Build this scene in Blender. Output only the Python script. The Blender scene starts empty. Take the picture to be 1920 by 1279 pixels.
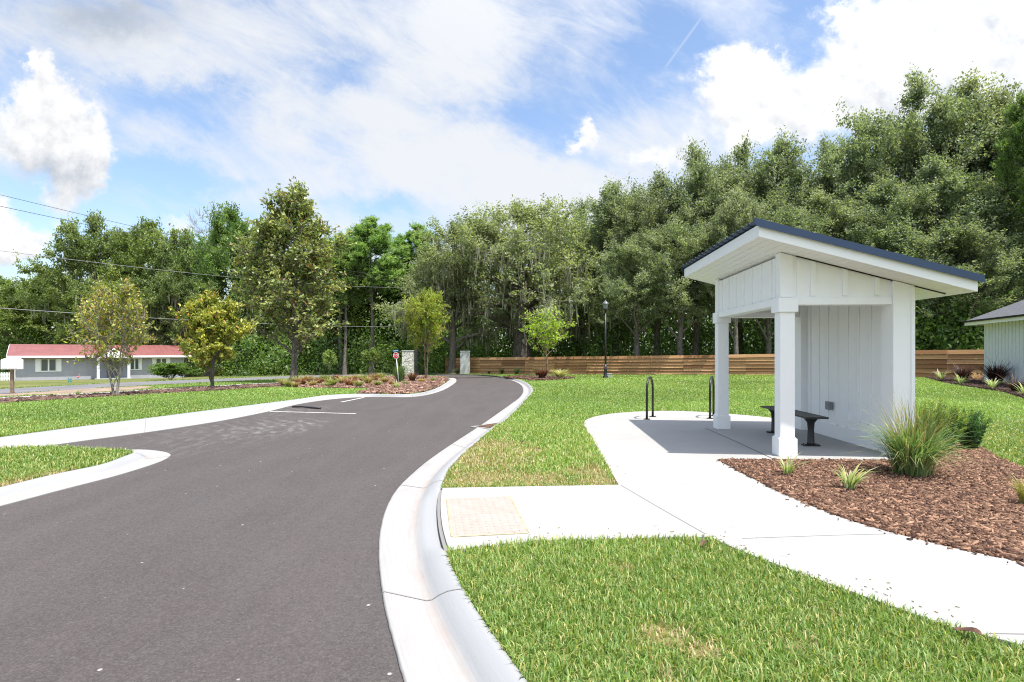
import bpy, bmesh, math, random
import numpy as np
from mathutils import Vector, Matrix
from mathutils.geometry import delaunay_2d_cdt
S = bpy.context.scene
COL = S.collection
F, CX, HY, CH = 1067.0, 960.0, 662.0, 1.45      # photo focal length in its pixels, optical centre, horizon row, camera height
rnd = random.Random(7)

# ------------------------------------------------------------------ terrain
def zg(x, y):
    """height of the terrain: level round the shelter, falling gently away to the north-west"""
    t = np.clip(np.asarray(y, float) - 14.0, 0, 60)
    t = t * t / (t + 3.0)
    f = np.clip(1 - 0.03 * np.asarray(x, float), 0.35, 2.2)
    return -0.012 * f * t

def G(px, py, dz=0.0):
    """survey point: where a sight line of the photograph meets the terrain"""
    lo, hi = 0.8, 400.0
    for _ in range(60):
        m = (lo + hi) / 2
        x = (px - CX) / F * m
        if CH - (py - HY) / F * m - float(zg(x, m)) - dz > 0: lo = m
        else: hi = m
    return ((px - CX) / F * lo, lo)

def P3(px, py, Y):
    return Vector(((px - CX) / F * Y, Y, CH - (py - HY) / F * Y))

# ------------------------------------------------------------------ objects
def link(o, parent=None):
    COL.objects.link(o)
    if parent is not None: o.parent = parent
    return o

def tag(o, label=None, cat=None, group=None, kind=None):
    if label: o['label'] = label
    if cat: o['category'] = cat
    if group: o['group'] = group
    if kind or (label and cat): o['kind'] = kind or 'thing'
    return o

def empty(name, loc, rz=0.0, label=None, cat=None, group=None):
    o = bpy.data.objects.new(name, None)
    o.empty_display_size = 0.3
    o.location = loc; o.rotation_euler = (0, 0, rz)
    link(o)
    return tag(o, label, cat, group)

def np_mesh(name, V, faces, cols=None, smooth=False):
    """faces: list of (M,k) index arrays"""
    V = np.asarray(V, np.float32).reshape(-1, 3)
    me = bpy.data.meshes.new(name)
    me.vertices.add(len(V)); me.vertices.foreach_set('co', V.ravel())
    idx = np.concatenate([np.asarray(f, np.int32).ravel() for f in faces])
    tot = np.concatenate([np.full(len(f), np.asarray(f).shape[1], np.int32) for f in faces])
    st = np.concatenate([[0], np.cumsum(tot)[:-1]]).astype(np.int32)
    me.loops.add(len(idx)); me.loops.foreach_set('vertex_index', idx)
    me.polygons.add(len(tot)); me.polygons.foreach_set('loop_start', st)
    me.polygons.foreach_set('loop_total', tot)
    if smooth: me.polygons.foreach_set('use_smooth', np.ones(len(tot), bool))
    me.update(calc_edges=True)
    if cols is not None:
        a = me.color_attributes.new('col', 'FLOAT_COLOR', 'POINT')
        c = np.ones((len(V), 4), np.float32); c[:, :3] = cols
        a.data.foreach_set('color', c.ravel())
    return me

def np_obj(name, V, faces, m, parent=None, cols=None, smooth=False):
    me = np_mesh(name, V, faces, cols, smooth)
    me.materials.append(m)
    return link(bpy.data.objects.new(name, me), parent)

class MB:
    """collects boxes, bars and tubes into ONE mesh"""
    def __init__(s): s.bm = bmesh.new()
    def hexa(s, pts, mi=0):
        v = [s.bm.verts.new(p) for p in pts]
        for f in ((3, 2, 1, 0), (4, 5, 6, 7), (0, 1, 5, 4), (1, 2, 6, 5), (2, 3, 7, 6), (3, 0, 4, 7)):
            fc = s.bm.faces.new([v[i] for i in f]); fc.material_index = mi
        return s
    def box(s, x0, x1, y0, y1, z0, z1, mi=0):
        return s.hexa([(x0, y0, z0), (x1, y0, z0), (x1, y1, z0), (x0, y1, z0),
                       (x0, y0, z1), (x1, y0, z1), (x1, y1, z1), (x0, y1, z1)], mi)
    def tube(s, pts, r, n=10, cap=True, mi=0):
        pts = [Vector(p) for p in pts]; K = len(pts)
        rr = r if isinstance(r, (list, tuple)) else [r] * K
        rings = []
        U = None
        for i, p in enumerate(pts):
            t = (pts[min(i + 1, K - 1)] - pts[max(i - 1, 0)]).normalized()
            if U is None:
                ref = Vector((1, 0, 0)) if abs(t.z) > .8 else Vector((0, 0, 1))
                U = t.cross(ref).normalized()
            else: U = (U - t * U.dot(t)).normalized()
            W = t.cross(U)
            rings.append([s.bm.verts.new(p + (U * math.cos(2 * math.pi * k / n) + W * math.sin(2 * math.pi * k / n)) * rr[i]) for k in range(n)])
        for a, b in zip(rings, rings[1:]):
            for k in range(n):
                f = s.bm.faces.new((a[k], a[(k + 1) % n], b[(k + 1) % n], b[k])); f.smooth = True; f.material_index = mi
        if cap:
            s.bm.faces.new(rings[0][::-1]).material_index = mi
            s.bm.faces.new(rings[-1]).material_index = mi
        return s
    def lathe(s, prof, n=16, c=(0, 0, 0), mi=0, smooth=True):
        rings = [[s.bm.verts.new((c[0] + max(r, 1e-4) * math.cos(2 * math.pi * k / n), c[1] + max(r, 1e-4) * math.sin(2 * math.pi * k / n), c[2] + z)) for k in range(n)] for r, z in prof]
        for a, b in zip(rings, rings[1:]):
            for k in range(n):
                f = s.bm.faces.new((a[k], a[(k + 1) % n], b[(k + 1) % n], b[k])); f.smooth = smooth; f.material_index = mi
        s.bm.faces.new(rings[0][::-1]).material_index = mi; s.bm.faces.new(rings[-1]).material_index = mi
        return s
    def poly(s, pts, mi=0):
        f = s.bm.faces.new([s.bm.verts.new(p) for p in pts]); f.material_index = mi
        return s
    def prism(s, outline, d, mi=0):
        """outline: list of points, extruded along vector d"""
        a = [s.bm.verts.new(p) for p in outline]; b = [s.bm.verts.new(Vector(p) + Vector(d)) for p in outline]
        n = len(a)
        s.bm.faces.new(a[::-1]).material_index = mi; s.bm.faces.new(b).material_index = mi
        for i in range(n): s.bm.faces.new((a[i], a[(i + 1) % n], b[(i + 1) % n], b[i])).material_index = mi
        return s
    def build(s, name, mats, parent=None, bevel=0.0):
        if not isinstance(mats, (list, tuple)): mats = [mats]
        bmesh.ops.recalc_face_normals(s.bm, faces=s.bm.faces)
        me = bpy.data.meshes.new(name); s.bm.to_mesh(me); s.bm.free()
        for m in mats: me.materials.append(m)
        o = link(bpy.data.objects.new(name, me), parent)
        if bevel:
            b = o.modifiers.new('bevel', 'BEVEL'); b.width = bevel; b.segments = 2; b.limit_method = 'ANGLE'
        return o

def copy_tree(o, parent=None):
    c = o.copy(); COL.objects.link(c)
    if parent is not None: c.parent = parent
    for ch in o.children: copy_tree(ch, c)
    return c

# ------------------------------------------------------------------ materials
class NT:
    def __init__(s, tree): s.t = tree
    def n(s, typ, **kw):
        nd = s.t.nodes.new(typ)
        for k, v in kw.items(): setattr(nd, k, v)
        return nd
    def l(s, a, b): s.t.links.new(a, b)
    def setin(s, nd, i, v):
        if hasattr(v, 'is_output'): s.l(v, nd.inputs[i])
        else: nd.inputs[i].default_value = v
    def m(s, op, a, b=0.0, c=0.0, clamp=False):
        nd = s.n('ShaderNodeMath', operation=op, use_clamp=clamp)
        s.setin(nd, 0, a); s.setin(nd, 1, b); s.setin(nd, 2, c)
        return nd.outputs[0]
    def vm(s, op, a, b=(0, 0, 0), c=(0, 0, 0)):
        nd = s.n('ShaderNodeVectorMath', operation=op)
        s.setin(nd, 0, a); s.setin(nd, 1, b)
        if len(nd.inputs) > 2 and op == 'MULTIPLY_ADD': s.setin(nd, 2, c)
        return nd.outputs['Value'] if op in ('DOT_PRODUCT', 'LENGTH', 'DISTANCE') else nd.outputs[0]
    def noise(s, vec, scale, detail=3, rough=.55, dist=0.0):
        nd = s.n('ShaderNodeTexNoise')
        if vec is not None: s.l(vec, nd.inputs['Vector'])
        nd.inputs['Scale'].default_value = scale; nd.inputs['Detail'].default_value = detail
        nd.inputs['Roughness'].default_value = rough; nd.inputs['Distortion'].default_value = dist
        return nd.outputs[0]
    def ss(s, v, a, b, lo=0.0, hi=1.0):
        nd = s.n('ShaderNodeMapRange', interpolation_type='SMOOTHSTEP')
        s.setin(nd, 0, v); s.setin(nd, 1, a); s.setin(nd, 2, b); s.setin(nd, 3, lo); s.setin(nd, 4, hi)
        return nd.outputs[0]
    def mix(s, f, a, b, mode='MIX'):
        nd = s.n('ShaderNodeMix', data_type='RGBA', blend_type=mode)
        s.setin(nd, 0, f)
        for i, v in ((6, a), (7, b)):
            if hasattr(v, 'is_output'): s.l(v, nd.inputs[i])
            else: nd.inputs[i].default_value = (*v, 1) if len(v) == 3 else v
        return nd.outputs[2]

def mat(name, col, rough=.6, metal=0.0, spec=.5, var=0.0, vscale=3.0, bump=0.0, bscale=30.0, fn=None):
    m = bpy.data.materials.new(name); m.use_nodes = True
    k = NT(m.node_tree); b = m.node_tree.nodes['Principled BSDF']
    b.inputs['Base Color'].default_value = (*col, 1); b.inputs['Roughness'].default_value = rough
    b.inputs['Metallic'].default_value = metal; b.inputs['Specular IOR Level'].default_value = spec
    tc = k.n('ShaderNodeTexCoord').outputs['Object']
    if var:
        n = k.ss(k.noise(tc, vscale, 6, .6), .3, .7)
        k.l(k.mix(n, tuple(c * (1 - var) for c in col), tuple(min(1, c * (1 + var)) for c in col)), b.inputs['Base Color'])
    if bump:
        bn = k.n('ShaderNodeBump'); bn.inputs['Strength'].default_value = bump; bn.inputs['Distance'].default_value = .01
        k.l(k.noise(tc, bscale, 6, .6), bn.inputs['Height']); k.l(bn.outputs[0], b.inputs['Normal'])
    if fn: fn(k, b, tc)
    return m

def leaf_mat(name, tint=(1, 1, 1), trans=.28, rough=.5, ovar=.14):
    """leaf surfaces: own colour per leaf, a little different from plant to plant, light shining through"""
    m = bpy.data.materials.new(name); m.use_nodes = True
    k = NT(m.node_tree); b = m.node_tree.nodes['Principled BSDF']
    a = k.n('ShaderNodeAttribute', attribute_name='col').outputs['Color']
    oi = k.n('ShaderNodeObjectInfo').outputs['Random']
    v = k.m('MULTIPLY_ADD', oi, 2 * ovar, 1 - ovar)
    c = k.mix(1.0, a, tint, 'MULTIPLY')
    hv = k.n('ShaderNodeHueSaturation'); k.l(c, hv.inputs['Color']); k.l(v, hv.inputs['Value'])
    k.l(k.m('MULTIPLY_ADD', k.m('FRACT', k.m('MULTIPLY', oi, 7.31)), .03, .485), hv.inputs['Hue'])
    c = hv.outputs[0]
    k.l(c, b.inputs['Base Color']); b.inputs['Roughness'].default_value = rough
    b.inputs['Specular IOR Level'].default_value = .5
    tr = k.n('ShaderNodeBsdfTranslucent')
    k.l(k.mix(1.0, c, (1.5, 1.6, .7), 'MULTIPLY'), tr.inputs['Color'])
    mx = k.n('ShaderNodeMixShader'); mx.inputs[0].default_value = trans
    k.l(b.outputs[0], mx.inputs[1]); k.l(tr.outputs[0], mx.inputs[2])
    k.l(mx.outputs[0], m.node_tree.nodes['Material Output'].inputs[0])
    return m

# ------------------------------------------------------------------ polygons draped on the terrain
def inside(P, poly):
    poly = np.asarray(poly); x, y = P[:, 0], P[:, 1]
    r = np.zeros(len(P), bool); n = len(poly); j = n - 1
    for i in range(n):
        xi, yi = poly[i]; xj, yj = poly[j]
        if yi != yj:
            c = ((yi > y) != (yj > y)) & (x < (xj - xi) * (y - yi) / (yj - yi) + xi)
            r ^= c
        j = i
    return r

def smooth_line(pts, n=6):
    """Catmull-Rom through the points (open)"""
    P = [np.array(p, float) for p in pts]; out = []
    for i in range(len(P) - 1):
        p0 = P[i - 1] if i else 2 * P[0] - P[1]; p1, p2 = P[i], P[i + 1]
        p3 = P[i + 2] if i + 2 < len(P) else 2 * P[-1] - P[-2]
        for k in range(n):
            t = k / n
            out.append(.5 * ((2 * p1) + (p2 - p0) * t + (2 * p0 - 5 * p1 + 4 * p2 - p3) * t * t + (3 * p1 - p0 - 3 * p2 + p3) * t ** 3))
    out.append(P[-1])
    return [tuple(p) for p in out]

def survey(pts, dz=0.0, n=0):
    w = [G(x, y, dz) for x, y in pts]
    return smooth_line(w, n) if n else w

def dedupe(poly, eps=.004):
    o = []
    for p in poly:
        if not o or (abs(p[0] - o[-1][0]) + abs(p[1] - o[-1][1])) > eps: o.append((float(p[0]), float(p[1])))
    if abs(o[0][0] - o[-1][0]) + abs(o[0][1] - o[-1][1]) < eps: o.pop()
    return o

def sheet(name, poly, dz, m, grid=2.0, skirt=0.12, kind='structure', parent=None, zf=None):
    """one surface draped over the terrain, with side walls"""
    poly = dedupe(poly)
    ed = []
    for i, p in enumerate(poly):
        q = poly[(i + 1) % len(poly)]
        d = math.hypot(q[0] - p[0], q[1] - p[1]); k = max(1, min(60, int(d / (grid * (1 + math.hypot(*p) / 60)))))
        for j in range(k): ed.append((p[0] + (q[0] - p[0]) * j / k, p[1] + (q[1] - p[1]) * j / k))
    A = np.array(ed)
    gx = np.arange(max(A[:, 0].min(), -110), min(A[:, 0].max(), 110), grid); gy = np.arange(max(A[:, 1].min(), -6), min(A[:, 1].max(), 90), grid)
    if len(gx) and len(gy):
        Q = np.stack(np.meshgrid(gx, gy), -1).reshape(-1, 2) + np.array([.013, .017])
        Q = Q[inside(Q, A)]
        if len(Q):
            keep = np.ones(len(Q), bool)
            for i in range(0, len(A)):
                keep &= ((Q - A[i]) ** 2).sum(1) > (.35 * grid) ** 2
            Q = Q[keep]
    else: Q = np.zeros((0, 2))
    vs = [Vector(p) for p in ed] + [Vector(p) for p in Q]
    n = len(ed)
    co, _, fs, *_ = delaunay_2d_cdt(vs, [], [list(range(n))], 1, 1e-5)
    bm = bmesh.new()
    fz = zf or (lambda x, y: float(zg(x, y)) + dz)
    V = [bm.verts.new((c.x, c.y, fz(c.x, c.y))) for c in co]
    for f in fs:
        try: bm.faces.new([V[i] for i in f])
        except ValueError: pass
    bmesh.ops.recalc_face_normals(bm, faces=bm.faces)
    if bm.faces and sum(f.normal.z for f in bm.faces) < 0: bmesh.ops.reverse_faces(bm, faces=bm.faces)
    for f in bm.faces: f.smooth = True
    if skirt:
        be = [e for e in bm.edges if e.is_boundary]
        r = bmesh.ops.extrude_edge_only(bm, edges=be)
        for v in r['geom']:
            if isinstance(v, bmesh.types.BMVert): v.co.z -= skirt
        for f in r['geom']:
            if isinstance(f, bmesh.types.BMFace): f.smooth = False
        for e in be: e.smooth = False
    me = bpy.data.meshes.new(name); bm.to_mesh(me); bm.free(); me.materials.append(m)
    o = link(bpy.data.objects.new(name, me), parent)
    if kind: o['kind'] = kind
    return o

def strip(pts, w):
    """polygon of a band of width w along a line of world points"""
    L, R = [], []
    for i, p in enumerate(pts):
        a = pts[max(i - 1, 0)]; b = pts[min(i + 1, len(pts) - 1)]
        d = np.array([b[0] - a[0], b[1] - a[1]]); d /= np.linalg.norm(d) + 1e-9
        nrm = np.array([-d[1], d[0]]) * w / 2
        L.append((p[0] + nrm[0], p[1] + nrm[1])); R.append((p[0] - nrm[0], p[1] - nrm[1]))
    return L + R[::-1]
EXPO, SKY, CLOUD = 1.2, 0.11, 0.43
# ================================================================== camera, light, sky
cam = bpy.data.cameras.new('camera'); cam.lens = 20.0; cam.sensor_width = 36.0
cam.shift_y = (HY - 639.5) / 1920.0; cam.clip_start = .05; cam.clip_end = 3000
co = bpy.data.objects.new('camera', cam); co.location = (0, 0, CH); co.rotation_euler = (math.pi / 2, 0, 0)
COL.objects.link(co); S.camera = co

SUN = Vector((.27, -.225, .936)).normalized()
sl = bpy.data.lights.new('sun', 'SUN'); sl.energy = 3.3; sl.angle = math.radians(.53); sl.color = (1, .955, .88)
so = bpy.data.objects.new('sun', sl); so.rotation_euler = SUN.to_track_quat('Z', 'Y').to_euler(); so.location = (20, -15, 60)
COL.objects.link(so)
S.view_settings.view_transform = 'Standard'; S.view_settings.look = 'None'; S.view_settings.exposure = EXPO; S.view_settings.gamma = 1

W = bpy.data.worlds.new('World'); S.world = W; W.use_nodes = True
W.node_tree.nodes.clear()
k = NT(W.node_tree)
d = k.n('ShaderNodeTexCoord').outputs['Generated']
sep = k.n('ShaderNodeSeparateXYZ'); k.l(d, sep.inputs[0])
yy = k.m('MAXIMUM', k.m('ABSOLUTE', sep.outputs[1]), .16)
cmb = k.n('ShaderNodeCombineXYZ')
k.l(k.m('DIVIDE', sep.outputs[0], yy), cmb.inputs[0]); k.l(k.m('DIVIDE', sep.outputs[2], yy), cmb.inputs[1])
uv = cmb.outputs[0]                              # gnomonic sky coordinates about due north
nd = k.n('ShaderNodeTexNoise'); nd.inputs['Scale'].default_value = 6.5; nd.inputs['Detail'].default_value = 9; nd.inputs['Roughness'].default_value = .68
k.l(uv, nd.inputs['Vector'])
warp = k.vm('MULTIPLY_ADD', k.vm('SUBTRACT', nd.outputs['Color'], (.5, .5, .5)), (.23, .19, 0), uv)
def blobs(vec, lst):
    """sum of soft cloud masses: (photo x, photo y, half width, half height, weight)"""
    acc = None
    for px, py, rx, ry, w in lst:
        iu, iv = F / rx, F / ry
        cu, cv = (px - CX) / F, (HY - py) / F
        r = k.vm('MULTIPLY_ADD', vec, (iu, iv, 0), (-cu * iu, -cv * iv, 0))
        g = k.m('POWER', .37, k.vm('DOT_PRODUCT', r, r))
        acc = k.m('MULTIPLY_ADD', g, w, acc if acc is not None else 0.0)
    return acc
# heaped clouds
cum = blobs(warp, [(58, 100, 26, 38, .9), (75, 150, 60, 55, .9), (120, 205, 75, 62, .9), (40, 230, 90, 70, .7), (165, 280, 62, 60, .8), (60, 290, 120, 60, .8),
                   (20, 445, 62, 52, 1.1), (-60, 420, 90, 60, 1), (145, 370, 48, 60, .95), (330, 415, 50, 22, .55), (285, 425, 60, 25, .5),
                   (1345, 115, 62, 62, 1.1), (1420, 125, 55, 62, 1), (1460, 205, 150, 85, .9), (1390, 260, 190, 80, .6), (1560, 190, 60, 60, .6),
                   (1650, 55, 80, 62, 1.1), (1740, 105, 170, 90, 1), (1890, 90, 190, 150, 1.2), (1700, 200, 150, 80, .6), (2150, 60, 260, 260, 1),
                   (1085, 262, 50, 26, 1), (1095, 222, 20, 26, .8), (1235, 280, 48, 34, .9), (1140, 360, 90, 50, .55), (900, 330, 160, 40, .3),
                   (-420, 200, 260, 150, 1), (300, -420, 500, 160, .8), (1500, -500, 600, 200, .8), (3300, 300, 500, 200, 1), (-1500, 250, 500, 180, 1)])
f1 = k.noise(uv, 9.0, 9, .62)
up = k.vm('ADD', uv, (.012, .022, 0))
f2 = k.noise(up, 9.0, 9, .62)
dens = k.m('ADD', k.m('SUBTRACT', cum, .55), k.m('MULTIPLY_ADD', f1, 1.9, -.95))
ca = k.ss(dens, -.08, .62)
# high veil of thin cloud, drawn out along the wind
rot = k.n('ShaderNodeMapping'); rot.vector_type = 'TEXTURE'; k.l(uv, rot.inputs[0])
rot.inputs['Rotation'].default_value = (0, 0, math.radians(-27)); rot.inputs['Scale'].default_value = (1.0, .36, 1)
v1 = k.m('ADD', k.m('MULTIPLY', k.noise(rot.outputs[0], 2.3, 9, .62, .6), .72), k.m('MULTIPLY', k.noise(rot.outputs[0], 8.0, 9, .7, .9), .28))
veil = blobs(warp, [(500, 130, 230, 80, .5), (660, 200, 150, 70, .6), (800, 270, 130, 60, .5), (960, 330, 240, 70, .55), (840, 70, 120, 130, .55),
                    (180, 30, 260, 60, .5), (1000, 60, 200, 120, .2), (620, 330, 260, 60, .25), (1250, 240, 160, 90, .35),
                    (1050, 420, 300, 70, .5), (280, 260, 60, 40, .1), (500, 20, 300, 60, .2),
                    (330, 180, 120, 35, -.5), (400, 215, 90, 30, -.3), (250, 150, 60, 30, -.2), (620, 120, 90, 30, -.45), (290, 310, 90, 30, -.45), (390, 335, 110, 22, -.5),
                    (710, 390, 70, 25, -.5), (1240, 90, 110, 90, -.5), (1000, 220, 110, 60, -.45), (1520, 30, 80, 50, -.5),
                    (60, 380, 90, 40, -.5), (480, 400, 90, 25, -.1), (1150, 160, 90, 60, -.2), (740, 110, 80, 40, -.15), (0, 120, 60, 60, -.3)])
va = k.m('MULTIPLY', k.ss(k.m('ADD', k.m('MULTIPLY_ADD', v1, 3.0, -1.21), veil), -.12, 1.05), .93)
con = k.m('ABSOLUTE', k.vm('DOT_PRODUCT', k.vm('SUBTRACT', uv, ((1290 - CX) / F, (HY - 68) / F, 0)), (.81, -.585, 0)))
conl = k.vm('LENGTH', k.vm('SUBTRACT', uv, ((1290 - CX) / F, (HY - 68) / F, 0)))
ct = k.m('MULTIPLY', k.ss(con, .0004, .0035, .22, 0), k.ss(conl, .05, .09, 1, 0))
va = k.m('MAXIMUM', va, ct)
shade = blobs(warp, [(110, 320, 110, 45, .55), (20, 500, 70, 25, .9), (230, 10, 130, 45, .75), (40, 270, 60, 60, .2), (1500, 290, 200, 40, .2), (1750, 200, 170, 60, .3), (1890, 60, 90, 120, .25), (150, 400, 40, 40, .25), (130, 20, 110, 50, .3)])
emb = k.m('MULTIPLY', k.m('SUBTRACT', f2, f1), 2.3)
cs = k.m('ADD', k.m('MULTIPLY_ADD', k.ss(dens, .1, 1.0), .04, shade), emb, 0, True)
ccol = k.mix(cs, (1.06, 1.06, 1.06), (.46, .52, .62))
vcol = k.mix(shade, (.97, .99, 1.02), (.50, .57, .68))
sky = k.n('ShaderNodeTexSky', sky_type='NISHITA', sun_disc=False)
sky.sun_elevation = math.asin(SUN.z); sky.sun_rotation = math.atan2(SUN.x, SUN.y)
sky.air_density = 1.0; sky.dust_density = 1.2; sky.ozone_density = 1.6
b1 = k.n('ShaderNodeBackground'); k.l(sky.outputs[0], b1.inputs[0]); b1.inputs[1].default_value = SKY
b2 = k.n('ShaderNodeBackground'); k.l(vcol, b2.inputs[0]); cloud_fill = k.m('MULTIPLY_ADD', k.m('POWER', k.m('MAXIMUM', k.vm('DOT_PRODUCT', d, tuple(SUN)), 0.0), 3.0), 3.4, 1.0)   # added fill light: clouds boosted towards the out-of-view sun to lift shade
k.l(k.m('MULTIPLY', cloud_fill, CLOUD * .95), b2.inputs[1])
b3 = k.n('ShaderNodeBackground'); k.l(ccol, b3.inputs[0]); k.l(k.m('MULTIPLY', cloud_fill, CLOUD), b3.inputs[1])
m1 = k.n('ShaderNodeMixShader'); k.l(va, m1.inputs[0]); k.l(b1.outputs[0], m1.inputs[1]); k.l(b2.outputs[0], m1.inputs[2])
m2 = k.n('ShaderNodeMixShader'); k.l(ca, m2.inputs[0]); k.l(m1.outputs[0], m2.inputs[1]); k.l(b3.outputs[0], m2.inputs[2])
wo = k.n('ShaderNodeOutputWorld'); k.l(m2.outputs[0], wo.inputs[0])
W.cycles.sampling_method = 'MANUAL'; W.cycles.sample_map_resolution = 512

# ================================================================== setting materials
def asphalt_fn(k, b, tc):
    big = k.ss(k.noise(tc, .55, 4, .6, .6), .3, .72)
    st = k.n('ShaderNodeMapping'); k.l(tc, st.inputs[0]); st.inputs['Rotation'].default_value = (0, 0, math.radians(-38)); st.inputs['Scale'].default_value = (2.2, .35, 1)
    lane = k.ss(k.noise(st.outputs[0], .9, 5, .6), .35, .7)
    fine = k.noise(tc, 75, 6, .8)
    mid = k.ss(k.noise(tc, 26, 4, .65), .3, .75)
    c = k.mix(big, (.064, .051, .0485), (.071, .0625, .0605))
    c = k.mix(k.m('MULTIPLY', lane, .75), c, (.088, .0725, .0695))
    c = k.mix(k.m('MULTIPLY', mid, .5), c, (.040, .036, .036))
    c = k.mix(k.ss(fine, .46, .68, 0, .85), c, (.115, .106, .101))
    c = k.mix(k.ss(fine, .46, .30, 0, .9), c, (.028, .026, .026))
    vo = k.n('ShaderNodeTexVoronoi'); vo.inputs['Scale'].default_value = 7.0; k.l(tc, vo.inputs['Vector'])
    rs = k.n('ShaderNodeSeparateColor'); k.l(vo.outputs['Color'], rs.inputs[0])
    c = k.mix(k.m('MULTIPLY', k.ss(vo.outputs['Distance'], .05, .1, 1, 0), k.ss(rs.outputs[0], .80, .82)), c, (.34, .32, .30))
    oil = k.ss(k.noise(tc, .8, 3, .5), .70, .80)
    c = k.mix(k.m('MULTIPLY', oil, .35), c, (.035, .032, .032))
    # dusty tyre scuffs swept across the turning bay
    for (px, py, r, s) in ((540, 800, 1.1, .65), (470, 800, 1.5, .36), (420, 815, 2.0, .2), (560, 768, 1.3, .35)):
        x, y = G(px, py, -.1)
        q = k.vm('SUBTRACT', tc, (x, y, 0))
        msk = k.ss(k.vm('LENGTH', k.vm('MULTIPLY', q, (1, .55, 0))), r * .3, r, 1, 0)
        wv = k.n('ShaderNodeTexWave', wave_type='RINGS', rings_direction='Z'); wv.inputs['Scale'].default_value = 1.1
        wv.inputs['Distortion'].default_value = 6.0; wv.inputs['Detail'].default_value = 5; wv.inputs['Detail Scale'].default_value = 2.5
        k.l(k.vm('ADD', q, (2.6, 1.5, 0)), wv.inputs['Vector'])
        c = k.mix(k.m('MULTIPLY', k.m('MULTIPLY', msk, k.ss(wv.outputs['Fac'], .45, .95)), k.m('MULTIPLY', k.ss(k.noise(tc, 3.5, 7, .75), .40, .62), s)), c, (.20, .19, .185))
    k.l(c, b.inputs['Base Color'])
    bn = k.n('ShaderNodeBump'); bn.inputs['Strength'].default_value = .55; bn.inputs['Distance'].default_value = .006
    k.l(fine, bn.inputs['Height']); k.l(bn.outputs[0], b.inputs['Normal'])
M = {}
M['asphalt'] = mat('asphalt', (.08, .075, .075), .85, spec=.35, fn=asphalt_fn)
M['oldroad'] = mat('worn_asphalt', (.15, .145, .155), .9, var=.15, vscale=.8, bump=.2, bscale=60)

def concrete_fn(base, stain, tint):
    def fn(k, b, tc):
        st = k.n('ShaderNodeMapping'); k.l(tc, st.inputs[0]); st.inputs['Scale'].default_value = (1.0, 3.2, 1)
        big = k.ss(k.noise(tc, .9, 5, .6), .35, .75)
        c = k.mix(big, base, tuple(x * .93 for x in base))
        smear = k.ss(k.noise(st.outputs[0], 2.1, 7, .68, .5), .58, .78)
        c = k.mix(k.m('MULTIPLY', smear, .8), c, stain)
        c = k.mix(k.ss(k.noise(tc, .35, 3, .5), .5, .8, 0, .35), c, tint)
        sp = k.noise(tc, 55, 4, .7)
        c = k.mix(k.ss(sp, .68, .8, 0, .55), c, tuple(x * .6 for x in base))
        k.l(c, b.inputs['Base Color'])
        bn = k.n('ShaderNodeBump'); bn.inputs['Strength'].default_value = .14; bn.inputs['Distance'].default_value = .004
        k.l(k.noise(tc, 90, 5, .7), bn.inputs['Height']); k.l(bn.outputs[0], b.inputs['Normal'])
    return fn
M['concrete'] = mat('pavement_concrete', (.6, .6, .59), .85, spec=.3, fn=concrete_fn((.332, .326, .316), (.20, .182, .165), (.28, .268, .256)))

def kerb_fn(k, b, tc):
    at = k.n('ShaderNodeAttribute', attribute_name='across').outputs['Fac']     # distance across the kerb, 0 gutter lip to 1 back
    al = k.n('ShaderNodeAttribute', attribute_name='along').outputs['Fac']
    cm = k.n('ShaderNodeCombineXYZ'); k.l(k.m('MULTIPLY', at, 34), cm.inputs[0]); k.l(k.m('MULTIPLY', al, 2.2), cm.inputs[1])
    br = k.noise(cm.outputs[0], 1.0, 6, .7)
    n2 = k.noise(tc, 3.0, 6, .65)
    c = k.mix(k.ss(br, .3, .72), (.34, .331, .322), (.29, .282, .275))
    pink = k.m('MULTIPLY', k.ss(k.m('ABSOLUTE', k.m('SUBTRACT', at, .57)), .02, .13, 1, 0), k.ss(n2, .35, .7))
    c = k.mix(k.m('MULTIPLY', pink, .6), c, (.31, .25, .225))
    c = k.mix(k.m('MULTIPLY', k.ss(at, .62, .68), .75), c, (.275, .285, .30))
    c = k.mix(k.ss(k.noise(tc, 1.3, 5, .7), .55, .8, 0, .55), c, (.24, .235, .23))
    c = k.mix(k.ss(k.noise(tc, 48, 5, .7), .66, .78, 0, .6), c, (.16, .15, .14))
    c = k.mix(k.m('MULTIPLY', k.ss(at, .03, .0), .5), c, (.15, .145, .14))
    k.l(c, b.inputs['Base Color'])
    bn = k.n('ShaderNodeBump'); bn.inputs['Strength'].default_value = .3; bn.inputs['Distance'].default_value = .004
    k.l(k.m('ADD', br, k.noise(tc, 120, 4, .7)), bn.inputs['Height']); k.l(bn.outputs[0], b.inputs['Normal'])
M['kerb'] = mat('kerb_concrete', (.6, .58, .57), .85, spec=.3, fn=kerb_fn)
M['joint'] = mat('joint_gap', (.2, .19, .185), .9)
M['joint_dark'] = mat('joint_felt', (.03, .03, .03), .9)
def soil_fn(k, b, tc):
    c = k.mix(k.ss(k.noise(tc, 1.1, 5, .65), .35, .68), (.13, .195, .045), (.19, .235, .07))
    c = k.mix(k.ss(k.noise(tc, 24, 5, .7), .45, .7), c, (.24, .20, .10))
    k.l(c, b.inputs['Base Color'])
    bn = k.n('ShaderNodeBump'); bn.inputs['Strength'].default_value = .8; bn.inputs['Distance'].default_value = .03
    k.l(k.noise(tc, 40, 5, .7), bn.inputs['Height']); k.l(bn.outputs[0], b.inputs['Normal'])
M['turf'] = mat('turf', (.08, .13, .03), .95, spec=.1, fn=soil_fn)
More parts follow.
